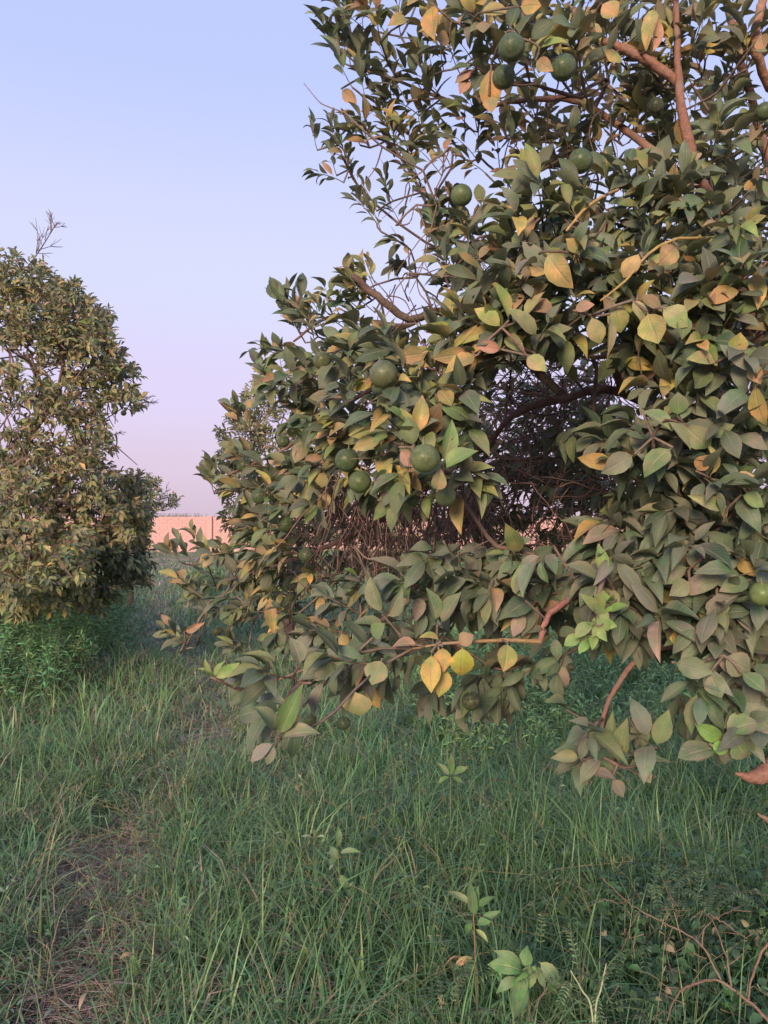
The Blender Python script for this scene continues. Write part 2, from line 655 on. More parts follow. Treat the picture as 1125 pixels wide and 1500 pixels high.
MIXES = {      # probabilities per kind
    'top': dict(dusty=.12, dark=.26, olive=.18, yellow=.20, tan=.14, ltan=.10),  # yellow leaves, their share raised to stand in for warm light up there
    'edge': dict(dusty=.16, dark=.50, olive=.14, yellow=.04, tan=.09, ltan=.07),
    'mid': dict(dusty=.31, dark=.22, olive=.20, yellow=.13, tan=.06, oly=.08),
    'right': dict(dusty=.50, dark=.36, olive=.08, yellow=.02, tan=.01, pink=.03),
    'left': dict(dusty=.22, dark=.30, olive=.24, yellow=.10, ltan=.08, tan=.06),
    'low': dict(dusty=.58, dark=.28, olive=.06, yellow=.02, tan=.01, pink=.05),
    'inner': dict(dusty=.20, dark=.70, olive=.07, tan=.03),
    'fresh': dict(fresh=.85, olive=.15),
    'lefttree': dict(dusty=.18, dark=.07, olive=.18, ltan=.30, tan=.09, oly=.18),
    'gold': dict(dusty=.10, dark=.03, olive=.12, ltan=.42, oly=.33),
    'oliveyel': dict(olive=.35, oly=.35, yellow=.10, dusty=.20),
    'darkgreen': dict(dark=.72, dusty=.2, olive=.08),
}


def pick(mix):
    m = MIXES[mix]
    k = rng.choice(list(m), p=np.array(list(m.values())) / sum(m.values()))
    c = np.array(PAL[k][int(rng.integers(len(PAL[k])))])
    return c * rng.uniform(0.8, 1.22) * rng.uniform(0.93, 1.07, 3), k


def rand_unit(n=None):
    v = rng.normal(size=(3,) if n is None else (n, 3))
    return nz(v)


def sprig(lv, tb, base, D, length, nl, leafL, mix, droop=0.4, open_=0.8, face=None, stemr=0.0022, stemcol=(0.13, 0.13, 0.07), ratio=0.47, seg=5):
    """a twig with its leaves in a spiral; D outward direction"""
    D = nz(D)
    pts = [np.array(base, float)]
    dd = D.copy()
    bend = rand_unit() * 0.12
    for i in range(seg):
        dd = nz(dd + bend + np.array([0, 0, -0.10 * droop]))
        pts.append(pts[-1] + dd * length / seg)
    pts = np.array(pts)
    if tb is not None:
        tb.add(pts, np.linspace(stemr, stemr * 0.55, len(pts)), stemcol, sides=4)
    ref = nz(np.cross(D, [0.2, 0.1, 1.0]))
    ref2 = np.cross(D, ref)
    a0 = rng.uniform(0, 6.28)
    for k in range(nl):
        t = 0.25 + 0.75 * (k + 0.5) / nl
        f = t * seg
        i = min(int(f), seg - 1)
        p = pts[i] + (pts[i + 1] - pts[i]) * (f - i)
        ax = nz(pts[i + 1] - pts[i])
        a = a0 + k * 2.4 + rng.normal() * 0.25
        side = ref * math.cos(a) + ref2 * math.sin(a)
        op = open_ * (1.25 - 0.75 * t) * rng.uniform(0.75, 1.25)
        d = nz(ax * math.cos(op) + side * math.sin(op) + np.array([0, 0, -droop * rng.uniform(0.3, 1.1)]))
        up = np.array([0, 0, 1.0]) * 0.75 + (face if face is not None else -nz(p - CAM)) * 0.45 + ax * 0.35 + rand_unit() * 0.52
        L = leafL * rng.uniform(0.62, 1.22) * (0.8 + 0.3 * math.sin(math.pi * min(1, t * 0.9)))
        c, kk = pick(mix)
        lv.add(p + side * 0.004, d, up, L, L * ratio * rng.uniform(0.82, 1.2), c)
    return pts


# ------------------------------------------------------------------ branching skeleton
class Skeleton:
    def __init__(self):
        self.p, self.par, self.cost, self.fixed = [], [], [], []

    def node(self, p, par, fixed=False):
        p = np.asarray(p, float)
        self.p.append(p)
        self.par.append(par)
        self.cost.append(0 if par < 0 else self.cost[par] + np.linalg.norm(p - self.p[par]))
        self.fixed.append(fixed)
        return len(self.p) - 1

    def line(self, pts, par=-1, fixed=True):
        out = []
        for q in pts:
            par = self.node(q, par, fixed)
            out.append(par)
        return out

    def nearest(self, q):
        A = np.array(self.p)
        return int(np.argmin(((A - q) ** 2).sum(1)))

    def connect(self, target, w=0.25, step=0.14, jit=0.18, maxn=7):
        A = np.array(self.p)
        dist = np.linalg.norm(A - target, axis=1)
        i = int(np.argmin(dist + w * np.array(self.cost)))
        a, L = self.p[i], dist[i]
        n = int(np.clip(L / step, 1, maxn))
        sag = rand_unit() * L * jit + np.array([0, 0, -0.10 * L])
        par = i
        for k in range(1, n + 1):
            t = k / n
            q = a + (target - a) * t + sag * math.sin(math.pi * t) * 0.6 + (rand_unit() * 0.012 if k < n else 0)
            par = self.node(q, par)
        return par

    def build(self, tb, rmin=0.0022, rk=0.0011, rmax=0.014, col=(0.17, 0.115, 0.095), colthin=(0.13, 0.10, 0.08)):
        n = len(self.p)
        cnt = np.zeros(n)
        kids = [[] for _ in range(n)]
        for i in range(n - 1, -1, -1):
            if not kids[i]:
                cnt[i] = 1
            if self.par[i] >= 0:
                cnt[self.par[i]] += cnt[i]
                kids[self.par[i]].append(i)
        rad = np.clip(rmin + rk * np.sqrt(cnt), rmin, rmax)
        done = [False] * n
        for i in range(n):
            if self.fixed[i] or done[i]:
                continue
            chain = [self.par[i]]
            j = i
            while j is not None and not done[j]:
                chain.append(j)
                done[j] = True
                ks = [k for k in kids[j] if not done[k]]
                j = max(ks, key=lambda k: cnt[k]) if ks else None
            pts = np.array([self.p[k] for k in chain])
            rr = rad[chain]
            rr[0] = rr[1]
            mixc = np.array(col) * rng.uniform(0.75, 1.25) if rr.mean() > 0.004 else np.array(colthin) * rng.uniform(0.8, 1.5)
            tb.add(smooth_line(pts, 2), np.interp(np.linspace(0, 1, (len(pts) - 1) * 2 + 1), np.linspace(0, 1, len(pts)), rr) if len(pts) > 2 else rr,
                   mixc, sides=5)


def limb_object(name, pts, rads, col, parent, skel=None, attach=None, sides=9, label=None):
    pts = np.asarray(pts, float)
    line = smooth_line(pts, 5)
    line = line + np.vstack([np.zeros(3), rng.normal(size=(len(line) - 2, 3)) * np.min(rads) * 0.18, np.zeros(3)])
    rr = np.interp(np.linspace(0, 1, len(line)), np.linspace(0, 1, len(rads)), rads)
    tb = Tubes(sides)
    tb.add(line, rr, col, rough=0.07)
    o = tb.build(name, M_BARK, parent)
    parts_shift(o, parent)
    if label:
        o['label'] = label
    if skel is not None:
        par = -1 if attach is None else skel.nearest(line[0])
        skel.line(line[::2], par)
    return o


# ================================================================== GROUND
def ground():
    s = np.linspace(-1, 1, 301)
    X = np.sinh(s * 6.0) / math.sinh(6.0) * 450
    Y = X + 6.0
    gx, gy = np.meshgrid(X, Y)
    gz = ground_z(gx, gy) + 0.01 * np.sin(gx * 9) * np.sin(gy * 8) * (np.hypot(gx, gy) < 20)
    V = np.stack([gx, gy, gz], -1).reshape(-1, 3)
    n = len(X)
    i, j = np.meshgrid(np.arange(n - 1), np.arange(n - 1), indexing='ij')
    a = (i * n + j).ravel()
    q = np.stack([a, a + 1, a + n + 1, a + n], -1)
    m, t, out = new_mat('ground_soil_and_thatch')
    geo = N(t, 'ShaderNodeNewGeometry')
    pos = geo.outputs['Position']
    n1, n2, n3 = noise(t, 1.2, 4, pos), noise(t, 35, 5, pos, 0.7), noise(t, 0.35, 3, pos)
    c = mixrgb(t, sstep(t, n1, 0.35, 0.65), (0.22, 0.17, 0.135), (0.16, 0.15, 0.10))
    # bare, dry pinkish earth farther down the lane
    sp = N(t, 'ShaderNodeSeparateXYZ')
    t.links.new(pos, sp.inputs[0])
    far = sstep(t, sp.outputs[1], 24.0, 34.0)
    c = mixrgb(t, far, c, mixrgb(t, sstep(t, n3, 0.35, 0.6), (0.30, 0.20, 0.155), (0.17, 0.17, 0.09)))
    c = mixrgb(t, 1.0, c, N_comb(t, math_n(t, 'MULTIPLY_ADD', n2, 1.2, 0.4)), 'MULTIPLY')
    bs = N(t, 'ShaderNodeBsdfPrincipled', inp={'Roughness': 0.95})
    t.links.new(c, bs.inputs['Base Color'])
    bp = N(t, 'ShaderNodeBump', inp={'Strength': 0.8, 'Distance': 0.02})
    t.links.new(n2, bp.inputs['Height'])
    t.links.new(bp.outputs[0], bs.inputs['Normal'])
    t.links.new(bs.outputs[0], out.inputs[0])
    o = obj('ground', mesh_np('ground', V, None, q, True, None, [m]))
    tag(o, 'bare brown earth under the long grass of the orchard', None, None, 'structure')


ground()

# the trodden lane, as points on the ground
LANE = np.array([[-0.75, 1.0], [-0.98, 2.5], [-1.25, 3.5], [-1.35, 4.3], [-1.25, 5.2], [-1.6, 7.0], [-2.7, 9.6], [-4.0, 13.5], [-6.0, 21.0], [-9.0, 34.0], [-11.0, 48.0]])


def lane_dist(x, y):
    best = np.full(np.shape(x), 1e9)
    for a, b in zip(LANE[:-1], LANE[1:]):
        ab = b - a
        t = np.clip(((x - a[0]) * ab[0] + (y - a[1]) * ab[1]) / (ab @ ab), 0, 1)
        best = np.minimum(best, np.hypot(x - a[0] - t * ab[0], y - a[1] - t * ab[1]))
    return best


# ================================================================== GRASS
def grass():
    bx, by, az, ln, h, w, col, seg = [], [], [], [], [], [], [], []

    def zone(y0, y1, dens, blades, wmul, spread):
        xm = 0.62 * y1 + 1.3
        n = int(dens * 2 * xm * (y1 - y0))
        x, y = rng.uniform(-xm, xm, n), rng.uniform(y0, y1, n)
        k = np.abs(x) < 0.62 * y + 1.3
        x, y = x[k], y[k]
        ld = lane_dist(x, y)
        lane_w = np.where(y < 8, 0.19, 0.19 + 0.05 * (y - 8))
        onlane = np.exp(-(ld / lane_w) ** 2)
        patch = 0.5 + 0.5 * np.sin(x * 2.3 + 1.3 * np.sin(y * 1.7)) * np.cos(y * 1.9 + 0.8 * np.sin(x * 3.1))
        bare = np.exp(-((x + 1.33) / 0.30) ** 2 - ((y - 3.45) / 0.34) ** 2) + 0.6 * np.exp(-((x + 0.98) / 0.2) ** 2 - ((y - 2.45) / 0.3) ** 2)
        keep = rng.uniform(0, 1, len(x)) > np.clip(0.22 * onlane + 0.42 * bare + 0.18 * (patch < 0.25), 0, 0.93)
        farbare = np.clip((y - 25) / 12, 0, 0.8) * (ld < 2.2)
        keep &= rng.uniform(0, 1, len(x)) > farbare
        x, y, ld, onlane, patch, bare = (a[keep] for a in (x, y, ld, onlane, patch, bare))
        m = len(x)
        nb = np.maximum(3, (blades * rng.uniform(0.5, 1.5, m))).astype(int)
        ch = 0.175 * rng.uniform(0.65, 1.35, m) * (0.8 + 0.4 * patch)
        ch *= 1 - 0.35 * onlane - 0.25 * bare
        ch *= np.where((x < -1.7) & (y < 8), 1.15, 1.0)
        right = np.clip((x + 0.6) / 1.5, 0, 1) * (y < 9)
        ch *= 1 + 0.15 * right
        g1 = np.array([0.140, 0.270, 0.100])
        g2 = np.array([0.105, 0.240, 0.105])
        g3 = np.array([0.215, 0.300, 0.130])
        dry = np.array([0.47, 0.38, 0.27])
        dry2 = np.array([0.33, 0.25, 0.20])
        u = rng.uniform(0, 1, m)[:, None]
        cc = g1 * (1 - u) + np.where(rng.uniform(0, 1, (m, 1)) < 0.35 + 0.5 * right[:, None], g2, g3) * u
        pd = 0.15 + 0.22 * onlane + 0.30 * bare + 0.22 * (x < -0.2) * (patch > 0.4) - 0.10 * right
        rep = np.repeat(np.arange(m), nb)
        tot = len(rep)
        isdry = rng.uniform(0, 1, tot) < pd[rep]
        c = cc[rep] * rng.uniform(0.75, 1.3, (tot, 1)) * rng.uniform(0.95, 1.05, (tot, 3))
        dd = np.where(rng.uniform(0, 1, (tot, 1)) < 0.5, dry, dry2) * rng.uniform(0.7, 1.2, (tot, 1))
        c = np.where(isdry[:, None], dd, c)
        rr = np.abs(rng.normal(0, spread, tot))
        aa = rng.uniform(0, 6.283, tot)
        bx.append(x[rep] + rr * np.cos(aa))
        by.append(y[rep] + rr * np.sin(aa))
        ca = rng.uniform(0, 6.283, m)[rep]
        az.append(np.where(rng.uniform(0, 1, tot) < 0.4, ca + rng.normal(0, 0.5, tot), aa + rng.normal(0, 0.7, tot)))
        ln.append(np.clip(np.abs(rng.normal(0.62, 0.40, tot)) + isdry * rng.uniform(0, 0.7, tot), 0.03, 1.5))
        h.append(ch[rep] * rng.uniform(0.45, 1.5, tot) * np.where(isdry, 0.9, 1) * np.where(y1 < 11, 1, 1.2))
        w.append(rng.uniform(0.0030, 0.0072, tot) * wmul * np.where(rng.uniform(0, 1, tot) < 0.12, 1.7, 1))
        col.append(c)
        seg.append(np.full(tot, 4 if y1 <= 11 else 2))

    zone(0.9, 2.8, 400, 26, 1.0, 0.045)
    zone(2.8, 5.2, 330, 22, 1.0, 0.05)
    zone(5.2, 10.5, 105, 18, 1.6, 0.08)
    zone(10.5, 20, 60, 15, 2.6, 0.14)
    zone(20, 52, 11, 11, 6.0, 0.3)
    # big arching tufts near the camera
    for _ in range(300):
        ty = rng.uniform(1.5, 6.0)
        tx = rng.uniform(-0.62 * ty - 0.6, 0.62 * ty + 0.5)
        if lane_dist(np.array([tx]), np.array([ty]))[0] < 0.25:
            continue
        nb = int(rng.integers(30, 80))
        aa = rng.uniform(0, 6.283, nb)
        rr = np.abs(rng.normal(0, 0.05, nb))
        c0 = np.array([(0.14, 0.31, 0.12), (0.19, 0.34, 0.12), (0.21, 0.33, 0.14), (0.12, 0.28, 0.13)][int(rng.integers(4))])
        isd = rng.uniform(0, 1, (nb, 1)) < 0.08
        bx.append(tx + rr * np.cos(aa))
        by.append(ty + rr * np.sin(aa))
        az.append(aa + rng.normal(0, 0.5, nb))
        ln.append(np.clip(rng.normal(0.75, 0.3, nb), 0.1, 1.4))
        h.append(rng.uniform(0.16, 0.42, nb) * rng.uniform(0.75, 1.1))
        w.append(rng.uniform(0.004, 0.008, nb))
        col.append(np.where(isd, [0.42, 0.33, 0.22], c0 * rng.uniform(0.75, 1.3, (nb, 1))))
        seg.append(np.full(nb, 4))
    bx, by, az, ln, h, w, col, seg = (np.concatenate(a) for a in (bx, by, az, ln, h, w, col, seg))
    bz = ground_z(bx, by) - 0.01
    for K, name in ((4, 'grass'), (2, 'grass')):
        s = np.where(seg == K)[0]
        n = len(s)
        t = np.linspace(0, 1, K + 1)
        # arc: lean grows along the blade
        a_top = (0.25 + ln[s] * 2.0)[:, None]
        hook = rng.uniform(0, 1, (n, 1)) < 0.52
        a_top = np.where(hook, rng.uniform(1.7, 2.9, (n, 1)), a_top)
        ang = ln[s][:, None] * 0.35 + a_top * (t[None] ** np.where(hook, 2.2, 1.5))
        dt = np.diff(t, prepend=0)[None]
        hor = np.cumsum(np.sin(ang) * dt, 1) * h[s][:, None] * 1.25
        ver = np.cumsum(np.cos(ang) * dt, 1) * h[s][:, None] * 1.25
        dx, dy = np.cos(az[s]), np.sin(az[s])
        tw = rng.uniform(-1.2, 1.2, n)
        sx, sy = -np.sin(az[s] + tw * 0.6), np.cos(az[s] + tw * 0.6)
        C = np.stack([bx[s][:, None] + dx[:, None] * hor, by[s][:, None] + dy[:, None] * hor, bz[s][:, None] + ver], -1)
        wid = (np.array([0.75, 1.0, 0.85, 0.55]) if K == 4 else np.array([1.0, 0.75]))[None] * w[s][:, None] * 0.5
        side = np.stack([sx, sy, np.zeros(n)], -1)[:, None] * wid[..., None]
        Lv, Rv = C[:, :K] - side, C[:, :K] + side
        V = np.concatenate([np.stack([Lv, Rv], 2).reshape(n, 2 * K, 3), C[:, K:]], 1)
        nv = 2 * K + 1
        tri, qd = [[2 * K - 2, 2 * K - 1, 2 * K]], [[2 * i, 2 * i + 1, 2 * i + 3, 2 * i + 2] for i in range(K - 1)]
        off = (np.arange(n) * nv)[:, None, None]
        T = (np.array(tri)[None] + off).reshape(-1, 3)
        Q = (np.array(qd)[None] + off).reshape(-1, 4)
        ca = np.repeat(np.hstack([col[s], np.ones((n, 1))]), nv, 0)
        me = mesh_np(name, V.reshape(-1, 3), T, Q, True, {'tint': ca}, [M_GRASS])
        o = obj(name, me)
        tag(o, 'long dusty green grass with dry straw covering the orchard floor' if K == 4 else
            'pale distant grass along the lane towards the pink wall', 'grass', None, 'stuff')
    print('blades', len(bx))


grass()


def weed_mass():
    """leafy weeds that nobody could count: in the grass, and as a bank before the left tree"""
    lv = Leaves(LO)
    tb = Tubes(3)

    def stem(x, y, h, nl, L, cols, ratio=0.3, lean=0.25):
        z = float(ground_z(x, y))
        d = nz(np.array([rng.normal() * lean, rng.normal() * lean, 1.0]))
        c0 = cols[int(rng.integers(len(cols)))]
        pts = np.array([[x, y, z], [x, y, z] + d * h * 0.5, [x, y, z] + nz(d + rand_unit() * 0.15) * h])
        tb.add(pts, [0.0025, 0.002, 0.001], np.array(c0) * 0.9, sides=3)
        for k in range(nl):
            t = rng.uniform(0.3, 1.0)
            p = pts[0] + (pts[2] - pts[0]) * t
            a = rng.uniform(0, 6.283)
            dd = nz(np.array([math.cos(a), math.sin(a), rng.uniform(-0.1, 0.9)]))
            ll = L * rng.uniform(0.6, 1.3)
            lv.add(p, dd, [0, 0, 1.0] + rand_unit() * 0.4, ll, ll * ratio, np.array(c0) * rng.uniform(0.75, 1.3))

    green = [(0.18, 0.38, 0.18), (0.24, 0.42, 0.18), (0.16, 0.34, 0.20)]
    for _ in range(3000):      # bank at the foot of the left tree
        x, y = rng.uniform(-7.5, -2.7), rng.uniform(6.2, 12.5)
        if lane_dist(np.array([x]), np.array([y]))[0] < 0.55 or x > -2.0 - (y - 6) * 0.25:
            continue
        stem(x, y, rng.uniform(0.35, 0.85) * (1 if y > 7 else 0.75), 14, 0.085, green, 0.24)
    for _ in range(700):
        x, y = rng.uniform(-6, -3.5), rng.uniform(12, 18)
        if lane_dist(np.array([x]), np.array([y]))[0] < 0.8:
            continue
        stem(x, y, rng.uniform(0.4, 0.8), 10, 0.10, [(0.17, 0.26, 0.12), (0.22, 0.27, 0.13)], 0.25)
    for _ in range(1500):       # weeds beyond the tree on the right, their lit look put into brighter greens
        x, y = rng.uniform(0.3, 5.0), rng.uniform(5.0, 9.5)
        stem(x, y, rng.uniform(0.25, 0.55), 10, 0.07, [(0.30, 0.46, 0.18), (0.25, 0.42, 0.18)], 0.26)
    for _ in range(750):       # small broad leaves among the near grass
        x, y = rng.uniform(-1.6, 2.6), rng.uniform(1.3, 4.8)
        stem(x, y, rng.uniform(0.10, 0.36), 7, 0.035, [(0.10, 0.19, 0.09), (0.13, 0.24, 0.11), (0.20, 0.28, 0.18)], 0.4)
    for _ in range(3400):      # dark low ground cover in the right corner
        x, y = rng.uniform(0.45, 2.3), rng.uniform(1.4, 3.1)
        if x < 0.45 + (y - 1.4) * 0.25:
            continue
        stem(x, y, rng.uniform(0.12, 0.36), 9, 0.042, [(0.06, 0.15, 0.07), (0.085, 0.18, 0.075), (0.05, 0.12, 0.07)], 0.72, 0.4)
    for _ in range(60):
        x, y = rng.uniform(0.9, 1.5), rng.uniform(1.7, 2.3)
        stem(x, y, rng.uniform(0.2, 0.34), 9, 0.022, [(0.09, 0.20, 0.06)], 0.75, 0.4)
    a = tb.build('weed_stems', M_GRASS)
    tag(a, 'thin stems of the leafy weeds growing through the grass', 'weeds', None, 'stuff')
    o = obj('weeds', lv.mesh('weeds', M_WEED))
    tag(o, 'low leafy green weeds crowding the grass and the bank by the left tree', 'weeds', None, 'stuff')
    # thatch: flattened dry stalks
    tb = Tubes(3)
    for _ in range(5200):
        r = rng.uniform()
        if r < 0.42:
            x, y = rng.normal(-1.33, 0.18), rng.normal(3.45, 0.22)
        elif r < 0.66:
            x, y = rng.normal(-0.98, 0.15), rng.normal(2.45, 0.25)
        else:
            k = rng.integers(0, 6)
            t = rng.uniform()
            x, y = LANE[k] * (1 - t) + LANE[k + 1] * t + rng.normal(0, 0.25, 2)
        if y < 1:
            continue
        z = float(ground_z(x, y)) + rng.uniform(0.01, 0.07)
        a = rng.uniform(0, 6.283)
        L = rng.uniform(0.06, 0.24)
        d = np.array([math.cos(a), math.sin(a), rng.uniform(-0.1, 0.25)]) * L
        pp = np.array([[x, y, z], [x, y, z] + d * 0.5 + rand_unit() * 0.012, [x, y, z] + d])
        tb.add(pp, [0.0014, 0.0012, 0.0008], np.array([0.55, 0.42, 0.35]) * rng.uniform(0.5, 1.15), sides=3)
    o = tb.build('dry_grass', M_GRASS)
    tag(o, 'flattened dry straw lying on the trodden lane at lower left', 'dry grass', None, 'stuff')
    # seed heads
    tb = Tubes(3)
    for _ in range(420):
        x, y = rng.uniform(-3.0, 2.2), rng.uniform(1.8, 7.0)
        z = float(ground_z(x, y))
        hh = rng.uniform(0.32, 0.62)
        d = nz(np.array([rng.normal() * 0.25, rng.normal() * 0.25, 1]))
        e = d + np.array([rng.normal() * 0.35, rng.normal() * 0.35, 0])
        pts = smooth_line(np.array([[x, y, z], [x, y, z] + d * hh * 0.6, [x, y, z] + nz(e) * hh]), 3)
        c = np.array([0.26, 0.24, 0.13]) * rng.uniform(0.6, 1.2)
        tb.add(pts, np.linspace(0.0013, 0.0007, len(pts)), c, sides=3)
        for k in range(9):
            p = pts[-1] + (pts[-3] - pts[-1]) * k / 9
            q = p + rand_unit() * 0.016 + np.array([0, 0, 0.008])
            tb.add(np.array([p, q]), [0.0008, 0.0016], c * 1.15, sides=3)
    o = tb.build('grass_seed_heads', M_GRASS)
    tag(o, 'thin straw coloured seed heads standing above the grass', 'grass seed heads', None, 'stuff')


weed_mass()


# ================================================================== WALL at the end of the lane
def wall():
    Y = 44.0
    top = float(P(0, 757, Y)[2])
    x_corner = float(P(307, 757, Y)[0])
    root = empty('boundary_wall', (x_corner, Y, 0), 'long pinkish block wall closing the far end of the lane', 'wall')
    nrow = 11
    bh = top / nrow
    bw = 0.44
    g = 0.011

    def boxv(x0, x1, y0, y1, z0, z1):
        v = np.array([[x0, y0, z0], [x1, y0, z0], [x1, y1, z0], [x0, y1, z0], [x0, y0, z1], [x1, y0, z1], [x1, y1, z1], [x0, y1, z1]], float)
        q = np.array([[0, 1, 5, 4], [1, 2, 6, 5], [2, 3, 7, 6], [3, 0, 4, 7], [4, 5, 6, 7], [3, 2, 1, 0]])
        return v, q
    # core of mortar, blocks stand 3 cm proud
    v, q = boxv(-60, 60, 0, 0.2, -0.3, top - 0.01)
    obj('mortar_core', mesh_np('mortar_core', v, None, q, False, None, [M_MORTAR]), root)
    bv, bq = boxv(g / 2, bw - g / 2, -0.014, 0.0, g / 2, bh - g / 2)
    bm = mesh_np('block', bv, None, bq, False, None, [M_BLOCK])
    rest_v, rest_q, n = [], [], 0
    xa, xb = float(P(205, 800, Y)[0]) - x_corner, float(P(335, 800, Y)[0]) - x_corner
    for r in range(nrow):
        for c in range(-130, 130):
            x = c * bw + (bw / 2 if r % 2 else 0)
            y = rng.uniform(-0.008, 0.004)
            if xa < x < xb and r > 2:
                b = obj('block', bm, root, (x, y, r * bh))
            else:
                rest_v.append(bv + [x, y, r * bh])
                rest_q.append(bq + n)
                n += 8
    o = obj('blocks', mesh_np('blocks', np.concatenate(rest_v), None, np.concatenate(rest_q), False, None, [M_BLOCK]), root)
    o['kind'] = 'stuff'
    # pier where the wall steps
    v, q = boxv(-0.12, 0.16, -0.16, -0.035, -0.2, top + 0.05)
    obj('pier', mesh_np('pier', v, None, q, False, None, [M_BLOCK]), root)
    # tufts and a stub of post on the coping
    tb = Tubes(3)
    for _ in range(160):
        x = rng.normal(-2.0, 0.9)
        p = np.array([x, 0.1, top - 0.02])
        tb.add(np.array([p, p + np.array([rng.normal() * 0.08, 0, rng.uniform(0.08, 0.28)])]), [0.012, 0.004], (0.25, 0.21, 0.15))
    o = tb.build('dry_tuft', M_GRASS, root)
    o['kind'] = 'stuff'


wall()


GC, GL = (0.06, 0.11, 0.05), (0.10, 0.16, 0.06)
ORANGES = [  # the shadowed ones have their shade put into a darker rind colour
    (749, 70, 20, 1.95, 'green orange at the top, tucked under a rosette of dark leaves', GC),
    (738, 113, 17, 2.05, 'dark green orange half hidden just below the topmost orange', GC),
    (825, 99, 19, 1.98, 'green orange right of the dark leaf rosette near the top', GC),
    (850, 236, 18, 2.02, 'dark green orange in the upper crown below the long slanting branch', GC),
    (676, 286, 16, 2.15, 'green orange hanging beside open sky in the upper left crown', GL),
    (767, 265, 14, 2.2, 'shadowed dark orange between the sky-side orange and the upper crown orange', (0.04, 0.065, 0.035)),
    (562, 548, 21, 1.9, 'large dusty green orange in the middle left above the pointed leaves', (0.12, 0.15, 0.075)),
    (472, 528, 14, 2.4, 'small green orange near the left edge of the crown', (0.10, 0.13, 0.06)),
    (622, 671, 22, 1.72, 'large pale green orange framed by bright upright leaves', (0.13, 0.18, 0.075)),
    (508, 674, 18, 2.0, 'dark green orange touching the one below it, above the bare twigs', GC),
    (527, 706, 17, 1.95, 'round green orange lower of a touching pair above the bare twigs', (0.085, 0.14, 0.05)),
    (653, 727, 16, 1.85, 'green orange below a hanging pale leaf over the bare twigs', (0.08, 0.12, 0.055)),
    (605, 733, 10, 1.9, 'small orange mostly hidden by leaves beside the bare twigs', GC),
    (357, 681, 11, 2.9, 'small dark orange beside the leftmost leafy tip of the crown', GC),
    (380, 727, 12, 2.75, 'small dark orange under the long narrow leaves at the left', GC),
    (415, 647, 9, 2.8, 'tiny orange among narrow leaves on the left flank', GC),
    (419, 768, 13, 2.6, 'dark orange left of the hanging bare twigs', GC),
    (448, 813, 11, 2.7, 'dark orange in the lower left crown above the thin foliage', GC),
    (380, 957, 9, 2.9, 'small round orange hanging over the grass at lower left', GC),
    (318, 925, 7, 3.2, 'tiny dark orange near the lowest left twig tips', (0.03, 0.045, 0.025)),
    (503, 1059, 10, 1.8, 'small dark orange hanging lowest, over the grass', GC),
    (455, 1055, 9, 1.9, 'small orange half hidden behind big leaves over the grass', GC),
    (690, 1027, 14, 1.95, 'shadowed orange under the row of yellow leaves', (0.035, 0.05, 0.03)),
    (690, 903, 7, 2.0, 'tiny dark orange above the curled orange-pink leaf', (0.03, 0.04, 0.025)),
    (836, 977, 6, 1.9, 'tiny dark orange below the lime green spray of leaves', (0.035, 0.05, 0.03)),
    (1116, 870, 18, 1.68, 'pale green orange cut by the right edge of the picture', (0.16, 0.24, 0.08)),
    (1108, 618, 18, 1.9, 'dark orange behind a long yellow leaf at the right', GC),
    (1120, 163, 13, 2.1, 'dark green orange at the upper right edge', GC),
    (960, 155, 12, 2.3, 'shadowed orange beside the tall upright branch', (0.035, 0.05, 0.035)),
]


